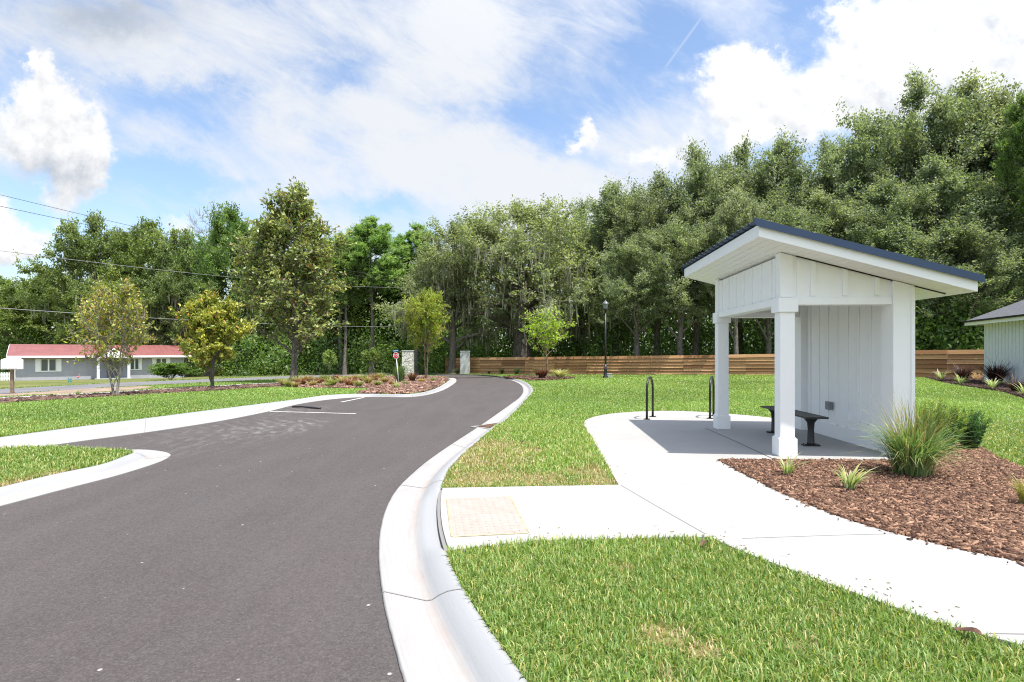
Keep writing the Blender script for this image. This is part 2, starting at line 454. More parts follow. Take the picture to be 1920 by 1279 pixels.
def wild_fn(k, b, tc):
    c = k.mix(k.ss(k.noise(tc, .25, 5, .65), .35, .68), (.10, .13, .035), (.20, .19, .075))
    c = k.mix(k.ss(k.noise(tc, 6, 5, .7), .45, .7), c, (.09, .10, .035))
    k.l(c, b.inputs['Base Color'])
M['wild'] = mat('rough_ground', (.1, .12, .04), .95, spec=.1, fn=wild_fn)
M['sand'] = mat('sandy_dirt', (.27, .205, .155), .95, spec=.1, var=.25, vscale=1.5)
M['mulch'] = mat('mulch_bed', (.085, .045, .03), .95, spec=.15, var=.5, vscale=25, bump=1.0, bscale=35)
M['lane_paint'] = mat('lane_paint', (.50, .50, .49), .7, var=.12, vscale=14)

# ================================================================== ground
def ring_ground():
    R = [(-1500, -400), (1500, -400), (1500, 2200), (-1500, 2200)]
    return sheet('ground', R, -.35, M['wild'], grid=8.0, skirt=0)
ring_ground()

# right-hand kerb: pairs (gutter lip, back of kerb), photo pixels, from the camera to the gate
KR = [((800, 1400), (1090, 1400)), ((775, 1330), (1030, 1330)), ((757, 1279), (988, 1279)), ((740, 1218), (938, 1210)), ((722, 1145), (890, 1140)), ((712, 1078), (851, 1072)),
      ((710, 1030), (836, 1033)), ((714, 990), (824, 985)), ((725, 952), (822, 940)), ((745, 918), (829, 908)), ((775, 888), (842, 880)),
      ((808, 861), (866, 853)), ((850, 832), (893, 830)), ((893, 804), (925, 804)), ((932, 777), (951, 786)), ((960, 757), (975, 762)),
      ((975, 745), (990, 745)), ((981, 733), (999, 734)), ((976, 722), (996, 724)), ((960, 714), (981, 715)), ((935, 707.5), (955, 708.5)), ((905, 704.5), (922, 704)), ((868, 702.8), (880, 702.2)), ((800, 701.8), (806, 701.2))]
KL = [((-420, 890), (-420, 863)), ((-200, 870), (-200, 846)), ((0, 850), (0, 820)), ((110, 834), (150, 800)), ((300, 808), (300, 781)), ((420, 789), (450, 762)), ((500, 773), (550, 749.5)), ((565, 757.5), (608, 741.5)), ((630, 748.5), (655, 738.8)),
      ((690, 744.8), (692, 738.6)), ((760, 745.2), (760, 739.3)), ((800, 741.2), (795, 735.2)), ((831, 732), (820, 727)), ((850, 721), (836, 717.5)), ((856, 714), (842, 711.5)), ((851, 709), (838, 708)), ((835, 706), (822, 705.3)), ((800, 704.8), (795, 704.2)), ((740, 704), (738, 703.4))]
# the little peninsula of lawn at the left edge
KI = [((-500, 1075), (-500, 1040)), ((-250, 1015), (-250, 975)), ((0, 951), (0, 914)), ((120, 919), (100, 890)), ((220, 893), (190, 871)), ((290, 871), (232, 856)), ((318, 858), (247, 850.5)), ((316, 851), (248, 848)), ((292, 846.5), (246, 846.3)), ((258, 844.6), (241, 844.8)), ((200, 846), (190, 842)), ((110, 842), (105, 838)), ((-60, 850), (-60, 845)), ((-300, 868), (-300, 862)), ((-520, 885), (-520, 878))]
PROF = [(0, -.09), (.03, -.082), (.3, -.09), (.55, -.097), (.62, -.085), (.70, -.05), (.80, -.018), (.88, -.003), (.93, .004), (1.0, .004)]
def kerb(name, pairs, drop=(), joints=True):
    A = smooth_line([G(*p[0], -.1) for p in pairs], 6); B = smooth_line([G(*p[1], 0) for p in pairs], 6)
    n, q = len(A), len(PROF)
    s = np.concatenate([[0], np.cumsum([math.hypot(A[i + 1][0] - A[i][0], A[i + 1][1] - A[i][1]) for i in range(n - 1)])])
    bm = bmesh.new(); rows = []; across = []; along = []
    for i in range(n):
        low = 0
        for (c, h) in drop: low = max(low, min(1, max(0, (h - abs(i / 6 - c)) / .35)))
        row = []
        for (t, z) in PROF:
            t2 = t + (rnd.uniform(-.004, .004) if t == 0 else 0)
            x = A[i][0] + (B[i][0] - A[i][0]) * t2; y = A[i][1] + (B[i][1] - A[i][1]) * t2
            z2 = z * (1 - low) + min(z, -.088 + .05 * t) * low
            row.append(bm.verts.new((x, y, float(zg(x, y)) + z2))); across.append(t); along.append(s[i])
        rows.append(row)
    for i in range(n - 1):
        for j in range(q - 1):
            f = bm.faces.new((rows[i][j], rows[i + 1][j], rows[i + 1][j + 1], rows[i][j + 1])); f.smooth = True
    # back and front faces
    for j, dz in ((0, -.05), (q - 1, -.16)):
        low = []
        for i in range(n):
            v = rows[i][j].co; low.append(bm.verts.new((v.x, v.y, v.z + dz))); across.append(PROF[j][0]); along.append(s[i])
        for i in range(n - 1): bm.faces.new((rows[i][j], rows[i + 1][j], low[i + 1], low[i]))
    if joints:
        nxt = 1.5
        for i in range(n - 1):
            while s[i] <= nxt < s[i + 1]:
                t = (nxt - s[i]) / (s[i + 1] - s[i]); dlt = .006 / (s[i + 1] - s[i])
                r0 = []; r1 = []
                for j in range(q):
                    a, b_ = rows[i][j].co, rows[i + 1][j].co
                    for rr, tt in ((r0, t - dlt), (r1, t + dlt)):
                        c = a.lerp(b_, tt); rr.append(bm.verts.new((c.x, c.y, c.z + .003))); across.append(PROF[j][0]); along.append(nxt)
                for j in range(q - 1): bm.faces.new((r0[j], r1[j], r1[j + 1], r0[j + 1])).material_index = 1
                nxt += 3.0
    bmesh.ops.recalc_face_normals(bm, faces=bm.faces)
    me = bpy.data.meshes.new(name); bm.to_mesh(me); bm.free()
    for nm, val in (('across', across), ('along', along)):
        a = me.attributes.new(nm, 'FLOAT', 'POINT'); a.data.foreach_set('value', np.array(val, np.float32))
    me.materials.append(M['kerb']); me.materials.append(M['joint'])
    o = link(bpy.data.objects.new(name, me)); o['kind'] = 'structure'
    return A, B
KR_A, KR_B = kerb('kerb', KR, drop=((7.3, 1.35), (13.55, .5)))
KL_A, KL_B = kerb('kerb', KL)
KI_A, KI_B = kerb('kerb', KI)

# shelter frame: origin at the outer foot of the near left post, x along the gable, y into the picture
SH_YAW = -math.radians(3.3)
SH_O = Vector((3.707, 7.894, 0)); SH_W, SH_D = 1.81, 3.10
def SHW(x, y):
    c, s_ = math.cos(SH_YAW), math.sin(SH_YAW)
    return (SH_O.x + x * c - y * s_, SH_O.y + x * s_ + y * c)

# asphalt under everything between the kerbs
road_poly = [(-60, -8), (9, -8), (9, 6)] + [(p[0] + .35, p[1]) for p in KR_A[40:]] + [(-9, 60), (-22, 60), (-30, 45), (-60, 40)]
sheet('road', [(-70, -8), (3.0, -8), (3.0, 26), (2.4, 60), (-45, 60), (-45, 30), (-70, 24)], -.1, M['asphalt'], grid=1.5, skirt=.05)

B_path_bed = [(1345, 864), (1400, 893), (1450, 919), (1520, 950), (1600, 980), (1700, 1008.5), (1800, 1033), (1920, 1058), (2120, 1100), (2400, 1150)]
LAWN_R = KR_B + [(-9.5, 62), (-9.0, 130), (160, 130), (160, -6)]
sheet('lawn', LAWN_R, -.012, M['turf'], grid=1.6, skirt=.2)
LAWN_I = KI_B
sheet('lawn', LAWN_I, -.012, M['turf'], grid=.6, skirt=.2)
far_edge = survey([(-700, 742), (-300, 736), (0, 728), (240, 717), (480, 706.5), (730, 697.5)])
LAWN_L = KL_B + survey([(735, 698.5)]) + far_edge[::-1]
sheet('lawn', LAWN_L, -.012, M['turf'], grid=1.6, skirt=.2)
FAR = far_edge + survey([(800, 695.5), (836, 697.5)]) + [(-9.5, 62), (-9.0, 130), (-200, 130), (-200, far_edge[0][1])]
sheet('far_lawn', FAR, -.014, M['wild'], grid=2.5, skirt=.2)

# public road, its sandy shoulder and the narrow pavement
ROAD_P = survey([(-700, 742), (-300, 735.5), (0, 729.5), (240, 717), (480, 707.5), (600, 703.2), (735, 698.6)])
ROAD_N = survey([(-700, 757), (-300, 748.5), (0, 739.5), (240, 724.5), (480, 713), (600, 707.5), (735, 702.8)])
sheet('public_road', ROAD_N + ROAD_P[::-1], .004, M['oldroad'], grid=1.5, skirt=.03)
GATE = survey([(735, 703.6), (735, 698.8), (790, 697.6), (840, 698.6), (872, 701.6), (905, 703.8), (925, 705.6), (860, 707), (800, 704.8)])
sheet('drive_mouth', GATE, -.05, M['asphalt'], grid=1.5, skirt=.05)
def shoulder_poly():
    return survey([(-300, 752), (40, 737.5), (150, 730), (235, 725.5), (290, 724), (275, 729.5), (230, 733), (130, 739.5), (60, 741), (-300, 760)])
sheet('dirt_shoulder', shoulder_poly(), .008, M['sand'], grid=1.5, skirt=.02)
PAVE_L = survey([(-300, 762), (0, 746.2), (208, 735.8), (285, 730.5), (400, 724.2), (480, 719.6), (535, 717.2)]) + survey([(535, 719.2), (480, 722), (400, 726.8), (285, 733.2), (208, 738.8), (0, 749.6), (-300, 767)])
sheet('pavement', PAVE_L, .02, M['concrete'], grid=1.5, skirt=.05)

# pavement to the shelter with its slab
PATH_L = [(1160, 911), (1136, 869), (1113, 829), (1098, 804), (1094.5, 795.5), (1099, 788.5), (1115, 782.3), (1140, 777.3), (1180, 773.5), (1225, 771.6), (1280, 771.6), (1340, 775), (1400, 779.5), (1450, 784.5)]
gap = .022
ramp_in = [p for p in KR_B[34:58]]                      # back of kerb beside the ramp
ramp_in = [(p[0] + gap, p[1]) for p in ramp_in if G(840, 1034)[1] <= p[1] <= G(826, 917)[1]]
PATH = [G(842, 1036)] + ramp_in + [G(827, 917)] + [G(1160, 911)] + survey(PATH_L, 0, 5)[1:] + \
       [SHW(SH_W + .04, SH_D + .45), SHW(SH_W + .04, -.19)] + survey(B_path_bed, 0, 4) + \
       survey([(2400, 1420), (2150, 1300), (1920, 1216), (1800, 1184), (1700, 1150), (1600, 1114), (1500, 1077), (1400, 1040), (1335, 1011)], 0, 4) + survey([(1300, 1009), (1150, 1013), (1000, 1017)])
sheet('pavement', PATH, .012, M['concrete'], grid=.6, skirt=.1)
RAMP_GAP = strip([(p[0] - gap * .5, p[1]) for p in ramp_in], .16)
sheet('joint_gap', strip([(p[0] - gap * .5, p[1]) for p in ramp_in], .04), -.006, M['joint'], grid=1, skirt=.02)
def joint(pts, w, m, dz=.0155):
    o = sheet('pavement_joint', strip([G(*p) for p in pts], w), dz, m, grid=2.0, skirt=0)
joint([(1164, 912), (1240, 957), (1322, 1004)], .006, M['joint'])
joint([(1392, 1013), (1560, 1007), (1722, 1003)], .006, M['joint'])
joint([(1322, 804), (1385, 832), (1450, 862.5)], .014, M['joint_dark'])
joint([(1855, 1193), (1920, 1194), (2300, 1192)], .006, M['joint'])

# planting beds
bed_back = [(2250, 1010), (2050, 930), (1920, 880), (1872, 861), (1842, 842), (1800, 835), (1752, 836), (1712, 842)]
BED = survey(B_path_bed, 0, 4) + survey(bed_back, 0, 3) + [SHW(SH_W + .04, -.19)]
sheet('mulch_bed', BED, .006, M['mulch'], grid=.5, skirt=.05)
ISL = survey([(520, 721.6), (560, 713), (640, 710.5), (720, 706.5), (790, 706), (836, 709), (840.5, 712), (834, 718), (818, 727.5), (795, 735.2), (760, 739.2), (692, 738.4), (668, 738.2), (690, 733), (725, 729.6), (640, 728.6), (560, 728.2)])
sheet('mulch_bed', ISL, .01, M['mulch'], grid=1.0, skirt=.05)
STRIPB = survey([(-300, 768), (0, 750.4), (208, 739.6), (285, 734), (400, 727.6), (480, 722.6), (535, 720)]) + survey([(545, 725), (480, 728), (400, 733), (285, 739.5), (208, 744.5), (0, 757.5), (-300, 778)])
sheet('mulch_bed', STRIPB, .01, M['mulch'], grid=1.0, skirt=.05)
BEDC = survey([(945, 707.5), (985, 706), (1060, 707), (1078, 710), (1040, 713), (995, 714), (972, 711.5)])
sheet('mulch_bed', BEDC, .01, M['mulch'], grid=1.0, skirt=.05)
BEDH = survey([(1735, 708.5), (1775, 719), (1836, 729), (1880, 735.5), (1905, 744), (1960, 757), (2080, 775), (2160, 745), (1925, 722), (1850, 709), (1800, 706)])
sheet('mulch_bed', BEDH, .01, M['mulch'], grid=1.0, skirt=.05)
BEDF = survey([(838, 699.6), (880, 700.8), (985, 705), (1000, 703), (900, 698.8), (840, 698)])

# painted bay lines on the asphalt
def line(pts, w): sheet('bay_line', strip([G(*p, -.1) for p in pts], w), -.096, M['lane_paint'], grid=2, skirt=0)
line([(497, 771.5), (580, 773.6), (667, 776)], .10)
line([(640, 754.2), (682, 745.6)], .10)
line([(575, 755.8), (640, 757.6), (700, 759)], .05) if False else None
# ================================================================== object materials
M['white'] = mat('white_paint', (.88, .885, .88), .55, spec=.35, var=.012, vscale=5, bump=.05, bscale=60)
def soffit_fn(k, b, tc):
    sp = k.n('ShaderNodeSeparateXYZ'); k.l(tc, sp.inputs[0])
    fr = k.m('FRACT', k.m('MULTIPLY', sp.outputs[0], 1 / .1))
    g = k.ss(k.m('ABSOLUTE', k.m('SUBTRACT', fr, .5)), .42, .5, 0, 1)
    bn = k.n('ShaderNodeBump'); bn.inputs['Strength'].default_value = .8; bn.inputs['Distance'].default_value = .008; bn.invert = True
    k.l(g, bn.inputs['Height']); k.l(bn.outputs[0], b.inputs['Normal'])
M['soffit'] = mat('soffit_board', (.86, .86, .84), .5, fn=soffit_fn)
M['roofmetal'] = mat('dark_roof_metal', (.018, .040, .088), .42, metal=.15, spec=.5, var=.08, vscale=3)
M['black'] = mat('black_powder_coat', (.012, .012, .013), .38, spec=.5, bump=.05, bscale=80)
M['steel'] = mat('galvanised_steel', (.45, .46, .47), .4, metal=.8, var=.1)
M['greybox'] = mat('grey_plastic', (.22, .23, .24), .5)
M['dark'] = mat('dark_gap', (.02, .02, .02), .9)

# ================================================================== shelter
sh = empty('bus_shelter', SH_O, SH_YAW, 'white board and batten shelter with dark metal lean-to roof on concrete slab', 'shelter')
Wd, D = SH_W, SH_D
SL = .27
def zu(x): return 2.985 - SL * (x + .44)         # underside of the roof
HB = 2.12                                         # head of the openings
# posts
post0 = None
for yy_ in (0.0, D - .25):
    p = MB().box(.025, .225, yy_ + .025, yy_ + .225, .262, 2.02).build('post', M['white'], sh, .006)
    MB().box(0, .25, yy_, yy_ + .25, .012, .26).box(.012, .238, yy_ + .012, yy_ + .238, .26, .272).build('post_base', M['white'], p, .005)
    MB().box(-.008, .258, yy_ - .008, yy_ + .258, 2.02, HB + .1).build('post_capital', M['white'], p, .004)
# gable walls over the openings (near and far): panel, head trim, battens
def gable(y0, y1, face):
    m = MB()
    x0, x1 = .26, Wd - .002
    m.prism([(x0, y0, HB + .1), (x1, y0, HB + .1), (x1, y0, zu(x1) - .004), (x0, y0, zu(x0) - .004)], (0, y1 - y0, 0))
    m.prism([(.03, y0, HB + .104), (x0 - .002, y0, HB + .104), (x0 - .002, y0, zu(x0) - .004), (.03, y0, zu(.03) - .004)], (0, y1 - y0, 0))
    for s in face:                                # battens stand proud of the face
        ya, yb = (y0 - .02, y0 - .0005) if s < 0 else (y1 + .0005, y1 + .02)
        for bx in (.05, .44, .87, 1.30, 1.71):
            w = .075
            if bx == .05: m.prism([(.028, ya, HB + .11), (.20, ya, HB + .11), (.20, ya, zu(.20) - .008), (.028, ya, zu(.028) - .008)], (0, yb - ya, 0)); continue
            if bx == 1.71: continue
            m.prism([(bx, ya, HB + .125), (bx + w, ya, HB + .125), (bx + w, ya, zu(bx + w) - .008), (bx, ya, zu(bx) - .008)], (0, yb - ya, 0))
    o = m.build('gable_panel', M['white'], sh)
    t = MB().box(.262, Wd - .285, y0 - .026, y1 + .026, HB, HB + .098)
    t.build('head_trim', M['white'], o, .004)
    return o
gable(.05, .20, (-1,))
gable(D - .20, D - .05, (1, -1))
# front wall over the long opening
m = MB(); y0, y1 = .202, D - .202
m.box(.05, .20, y0, y1, HB + .1, zu(.20) - .004)
nb = 7
for i in range(nb):
    c = .40 + (D - .8) * i / (nb - 1)
    for (xa, xb) in ((.03, .0495), (.2005, .22)):
        m.box(xa, xb, c - .035, c + .035, HB + .125, zu(.22) - .012)
m.box(.028, .0495, .205, .24, HB + .125, zu(.2) - .012)
o = m.build('front_panel', M['white'], sh)
MB().box(.024, .226, .262, D - .262, HB, HB + .098).build('head_trim', M['white'], o, .004)
# solid back wall with corner boards and battens inside
m = MB()
xw0, xw1 = Wd - .17, Wd - .02
m.prism([(xw0, .03, .013), (xw1, .03, .013), (xw1, .03, zu(xw1) - .004), (xw0, .03, zu(xw0) - .004)], (0, D - .06, 0))
nb = 8
for i in range(nb):
    c = .42 + (D - .84) * i / (nb - 1)
    m.box(xw0 - .02, xw0 - .0005, c - .03, c + .03, .245, zu(xw0) - .02)
    m.box(xw1 + .0005, xw1 + .018, c - .03, c + .03, .245, zu(xw1) - .02)
bw = m.build('back_wall', M['white'], sh)
MB().box(xw0 - .026, xw0 - .001, .285, D - .285, .014, .24).box(xw1 + .001, xw1 + .022, .1, D - .1, .014, .24).build('base_board', M['white'], bw, .003)
for (ya, yb) in ((0, .03), (D - .03, D)):
    m = MB().prism([(Wd - .282, ya, .013), (Wd, ya, .013), (Wd, ya, zu(Wd) - .006), (Wd - .282, ya, zu(Wd - .282) - .006)], (0, yb - ya, 0))
    inner = (.0305, .28) if ya == 0 else (D - .28, D - .0305)
    m.box(Wd - .282, xw0 - .0015, inner[0], inner[1], .013, zu(Wd - .282) - .03)
    if ya == 0: m.box(Wd - .05, Wd + .001, -.012, -.0005, .013, zu(Wd) - .02)
    m.build('corner_board', M['white'], bw, .004)
# roof
rx0, rx1, ry0, ry1 = -.44, Wd + .50, -.45, D + .45
rf = MB()
def rz(x): return 2.985 + .165 - SL * (x + .44)
# ribbed sheet running down the slope
y = ry0 - .03
prof = []
while y < ry1 + .03:
    prof += [(y, 0), (y + .035, .022), (y + .06, .022), (y + .095, 0), (y + .15, 0), (y + .16, .006), (y + .17, 0)]
    y += .229
prof = [p for p in prof if p[0] < ry1 + .03] + [(ry1 + .03, 0)]
bm = rf.bm
xa, xb = rx0 - .05, rx1 + .05
top = [(bm.verts.new((xa, yy_, rz(xa) + z + .03)), bm.verts.new((xb, yy_, rz(xb) + z + .03))) for yy_, z in prof]
bot = [(bm.verts.new((xa, yy_, rz(xa) + z + .012)), bm.verts.new((xb, yy_, rz(xb) + z + .012))) for yy_, z in prof]
for a, b in zip(top, top[1:]): bm.faces.new((a[0], a[1], b[1], b[0]))
for a, b in zip(bot, bot[1:]): bm.faces.new((b[0], b[1], a[1], a[0]))
for i in range(len(top) - 1):
    for e in (0, 1): bm.faces.new((top[i][e], top[i + 1][e], bot[i + 1][e], bot[i][e]))
for t_, b_ in ((top[0], bot[0]), (top[-1], bot[-1])): bm.faces.new((t_[0], t_[1], b_[1], b_[0]))
roof = rf.build('roof', M['roofmetal'], sh)
# rake and ridge flashing
m = MB()
for ya, yb in ((ry1 + .031, ry1 + .045), (ry0 - .045, ry0 - .031)):
    m = MB(); m.prism([(xa - .005, ya, rz(xa) - .045), (xb + .005, ya, rz(xb) - .045), (xb + .005, ya, rz(xb) + .052), (xa - .005, ya, rz(xa) + .052)], (0, yb - ya, 0))
    if ya > 0: m.build('rake_flashing', M['roofmetal'], roof)
m.prism([(xa - .02, ry0 - .047, rz(xa) - .03), (xa - .02, ry0 - .047, rz(xa) + .056), (xa - .008, ry0 - .047, rz(xa) + .056), (xa - .008, ry0 - .047, rz(xa) - .03)], (0, .06, 0))
m.build('rake_flashing', M['roofmetal'], roof)
# boards under the roof: fascia round the edge, soffit closing the bottom
m = MB()
zt = -.010; zb = -.168
for ya, yb in ((ry0, ry0 + .03), (ry1 - .03, ry1)):
    m.prism([(rx0, ya, rz(rx0) + zb), (rx1, ya, rz(rx1) + zb), (rx1, ya, rz(rx1) + zt), (rx0, ya, rz(rx0) + zt)], (0, yb - ya, 0))
for x_a, x_b in ((rx0 + .001, rx0 + .03), (rx1 - .03, rx1 - .001)):
    m.prism([(x_a, ry0 + .031, rz(x_a) + zb), (x_b, ry0 + .031, rz(x_b) + zb), (x_b, ry0 + .031, rz(x_b) + zt), (x_a, ry0 + .031, rz(x_a) + zt)], (0, ry1 - ry0 - .062, 0))
m.build('fascia', M['white'], roof)
m = MB()
m.prism([(rx0 + .031, ry0 + .031, rz(rx0 + .031) - .161), (rx1 - .031, ry0 + .031, rz(rx1 - .031) - .161), (rx1 - .031, ry0 + .031, rz(rx1 - .031) - .148), (rx0 + .031, ry0 + .031, rz(rx0 + .031) - .148)], (0, ry1 - ry0 - .062, 0))
m.build('soffit', M['soffit'], roof)
m = MB()
xx = .06
m.prism([(.24, .018, zu(.24) - .012), (Wd + .42, .018, zu(Wd + .42) - .012), (Wd + .42, .018, zu(Wd + .42) + .002), (.24, .018, zu(.24) + .002)], (0, .012, 0))
m.build('vent_slot', M['dark'], roof)
# outlet box on the inside wall
ox = xw0 - .02
m = MB().box(ox - .04, ox, 1.83, 1.95, .49, .62); m.build('outlet_box', M['greybox'], sh, .004)
MB().box(ox - .075, ox - .041, 1.82, 1.955, .485, .625).build('cover', M['greybox'], sh.children[-1], .012)

# ================================================================== bench
nb_, fb_ = Vector((4.62, 8.60, .012)), Vector((4.735, 10.46, .012))
ax = (fb_ - nb_); L = math.hypot(ax.x, ax.y); yaw = math.atan2(ax.y, ax.x)
be = empty('bench', nb_, yaw, 'black perforated metal backless bench under the white shelter', 'bench')
seat = bmesh.new()
m = MB()
hw = .165
# slatted / perforated top: a frame with thin bars
m.box(0, L, -hw, -hw + .022, .44, .468).box(0, L, hw - .022, hw, .44, .468)
m.box(0, .022, -hw + .0225, hw - .0225, .44, .468).box(L - .022, L, -hw + .0225, hw - .0225, .44, .468)
n = 34
for i in range(n):
    x = .03 + (L - .06) * i / (n - 1)
    m.box(x - .02, x + .02, -hw + .0225, hw - .0225, .454, .465)
for j in range(5):
    yq = -hw + .06 + j * (2 * hw - .12) / 4
    m.box(.0225, L - .0225, yq - .016, yq + .016, .448, .4535)
m.build('seat', M['black'], be, .004)
for x in (.22, L - .22):
    m = MB().lathe([(.065, .02), (.052, .05), (.047, .25), (.055, .36), (.10, .42), (.125, .4475)], 14, (x, 0, 0))
    lg = m.build('leg', M['black'], be)
    m = MB().box(x - .06, x + .06, -.12, .12, 0.001, .02)
    for sx in (-.04, .04):
        for sy in (-.095, .095): m.lathe([(.011, .0), (.011, .014)], 8, (x + sx, sy, .02))
    m.build('foot_plate', M['black'], lg)

# ================================================================== bike racks
def bike_rack(a, b, label):
    a, b = Vector((*a, .012)), Vector((*b, .012)); d_ = b - a; L = d_.length
    o = empty('bike_rack', a, math.atan2(d_.y, d_.x), label, 'bike rack', 'bike racks on the concrete pad')
    H = .90; r = L / 2
    pts = [(0, 0, .004), (0, 0, H - r)] + [(r - r * math.cos(t), 0, H - r + r * math.sin(t)) for t in [math.pi * i / 14 for i in range(1, 14)]] + [(L, 0, H - r), (L, 0, .004)]
    MB().tube(pts, .0245, 14).build('hoop', M['black'], o)
    for x in (0, L):
        m = MB().lathe([(.075, .001), (.075, .011)], 20, (x, 0, 0), smooth=False)
        for t in range(4): m.lathe([(.008, .011), (.008, .019)], 6, (x + .057 * math.cos(t * 1.57 + .7), .057 * math.sin(t * 1.57 + .7), 0))
        m.build('foot_flange', M['black'], o)
    return o
bike_rack(G(1213, 787.5), G(1224, 782.5), 'black hoop bike rack standing clear on the sunny pad, farther from the shelter post')
bike_rack(G(1331.4, 786), G(1338, 781), 'black hoop bike rack close beside the shelter\'s far white post')

# ================================================================== street lamp
x, y = G(1135.5, 709)
hL = (709 - 563) * y / F
M['lampglass'] = mat('lamp_glass', (.2, .22, .22), .15, spec=.6)
M['lampcap'] = mat('lamp_cap', (.10, .11, .12), .35, spec=.6)
lp = empty('street_lamp', (x, y, float(zg(x, y))), 0, 'tall black lamp post with lantern head on lawn before the fence', 'lamp post')
MB().tube([(0, 0, .0), (0, 0, hL * .86)], [.075, .05], 14).build('pole', M['black'], lp)
MB().lathe([(.17, -.05), (.17, .10), (.12, .16), (.10, .5), (.12, .55), (.085, .62), (.08, .9)], 16).build('base', M['black'], lp)
hd = MB().lathe([(.06, hL * .86), (.11, hL * .868), (.08, hL * .875), (.15, hL * .885), (.16, hL * .89)], 14).build('lantern', M['black'], lp)
MB().lathe([(.12, hL * .891), (.19, hL * .945), (.19, hL * .948)], 8, smooth=False).build('glass', M['lampglass'], hd)
MB().lathe([(.25, hL * .949), (.22, hL * .958), (.10, hL * .985), (.04, hL * .99), (.03, hL)], 12).build('cap', M['lampcap'], hd)
x, y = G(1143, 709)
M['cabinet'] = mat('green_grey_cabinet', (.30, .33, .29), .6, var=.08)
tr = MB().box(x - .16, x + .16, y, y + .3, float(zg(x, y)) - .02, float(zg(x, y)) + .27).box(x - .18, x + .18, y - .02, y + .32, float(zg(x, y)) + .27, float(zg(x, y)) + .30).build('utility_box', M['cabinet'], None, .01)
tag(tr, 'small grey green utility box on the lawn beside the lamp post', 'utility box')

# ================================================================== wooden fence
def wood_fn(k, b, tc):
    sp = k.n('ShaderNodeMapping'); k.l(tc, sp.inputs[0]); sp.inputs['Scale'].default_value = (.5, .5, 9)
    g = k.ss(k.noise(sp.outputs[0], 1.6, 6, .65, .6), .28, .72)
    at = k.n('ShaderNodeAttribute', attribute_name='tone').outputs['Fac']
    c = k.mix(g, (.35, .19, .088), (.51, .31, .155))
    c = k.mix(k.m('MULTIPLY', at, .85), c, (.17, .075, .03))
    kn = k.noise(tc, 7.5, 3, .6)
    c = k.mix(k.ss(kn, .70, .78), c, (.13, .06, .028))
    k.l(c, b.inputs['Base Color'])
M['fence'] = mat('cedar_board', (.3, .16, .07), .75, spec=.25, fn=wood_fn)
FB = [(836, 699.8, 671.5), (900, 701, 670.8), (985, 702, 670), (1100, 702.6, 668.6), (1220, 702.6, 667.3), (1345, 702.6, 665.8), (1455, 703.4, 664), (1580, 705.2, 661), (1708, 707.3, 657.3), (1850, 710, 655.6), (2000, 713, 653)]
fl = []
for px, pb, pt in FB:
    x, y = G(px, pb); fl.append((x, y, float(zg(x, y)), (pb - pt) * y / F))
fence = empty('wooden_fence', (fl[3][0], fl[3][1], fl[3][2]), 0, 'long brown fence of horizontal wooden boards along the tree line', 'fence')
fo = Vector(fence.location)
seg = []
acc = 0
for a, b in zip(fl, fl[1:]):
    Ls = math.hypot(b[0] - a[0], b[1] - a[1]); n = max(1, round(Ls / 2.45))
    for i in range(n): seg.append(tuple(a[j] + (b[j] - a[j]) * i / n for j in range(4)))
seg.append(fl[-1])
for i in range(len(seg) - 1):
    a, b = seg[i], seg[i + 1]
    A, B = Vector(a[:3]) - fo, Vector(b[:3]) - fo
    dr = (B - A); dr.z = 0; dr.normalize(); nr = Vector((dr.y, -dr.x, 0))
    if nr.y > 0: nr = -nr
    m = MB(); tones = []
    nbd = 6; ha, hb = a[3], b[3]
    for q in range(nbd):
        z0, z1 = q / nbd, (q + 1) / nbd - .012
        off = .010 + rnd.uniform(-.003, .003)
        jz = rnd.uniform(-.006, .006)
        P_, Q_ = A + dr * .004 + nr * off, B - dr * .004 + nr * off
        lap = nr * .075
        th = nr * .019
        m.hexa([P_ + lap + Vector((0, 0, .03 + z0 * ha + jz)), Q_ + lap + Vector((0, 0, .03 + z0 * hb + jz)), Q_ + lap - th + Vector((0, 0, .03 + z0 * hb + jz)), P_ + lap - th + Vector((0, 0, .03 + z0 * ha + jz)),
                P_ + Vector((0, 0, .03 + z1 * ha + jz)), Q_ + Vector((0, 0, .03 + z1 * hb + jz)), Q_ - th + Vector((0, 0, .03 + z1 * hb + jz)), P_ - th + Vector((0, 0, .03 + z1 * ha + jz))])
        t = rnd.random() ** 1.2
        tones += [t] * 8
    o = m.build('board_panel', M['fence'], fence)
    at = o.data.attributes.new('tone', 'FLOAT', 'POINT'); at.data.foreach_set('value', np.array(tones, np.float32))
    o2 = MB().box(A.x - .05, A.x + .05, A.y + .045, A.y + .145, A.z - .05, A.z + ha + .02).build('post', M['fence'], fence)

# ================================================================== gate pillars
def stone_fn(k, b, tc):
    vo = k.n('ShaderNodeTexVoronoi'); k.l(k.vm('MULTIPLY', tc, (3.2, 3.2, 7.5)), vo.inputs['Vector']); vo.inputs['Scale'].default_value = 1.0
    v2 = k.n('ShaderNodeTexVoronoi', feature='DISTANCE_TO_EDGE'); k.l(k.vm('MULTIPLY', tc, (3.2, 3.2, 7.5)), v2.inputs['Vector']); v2.inputs['Scale'].default_value = 1.0
    sc = k.n('ShaderNodeSeparateColor'); k.l(vo.outputs['Color'], sc.inputs[0])
    c = k.mix(sc.outputs[0], (.52, .50, .47), (.72, .70, .66))
    e = k.ss(v2.outputs[0], .02, .09)
    c = k.mix(e, (.2, .19, .175), c)
    k.l(c, b.inputs['Base Color'])
    bn = k.n('ShaderNodeBump'); bn.inputs['Strength'].default_value = 1; bn.inputs['Distance'].default_value = .02
    k.l(e, bn.inputs['Height']); k.l(bn.outputs[0], b.inputs['Normal'])
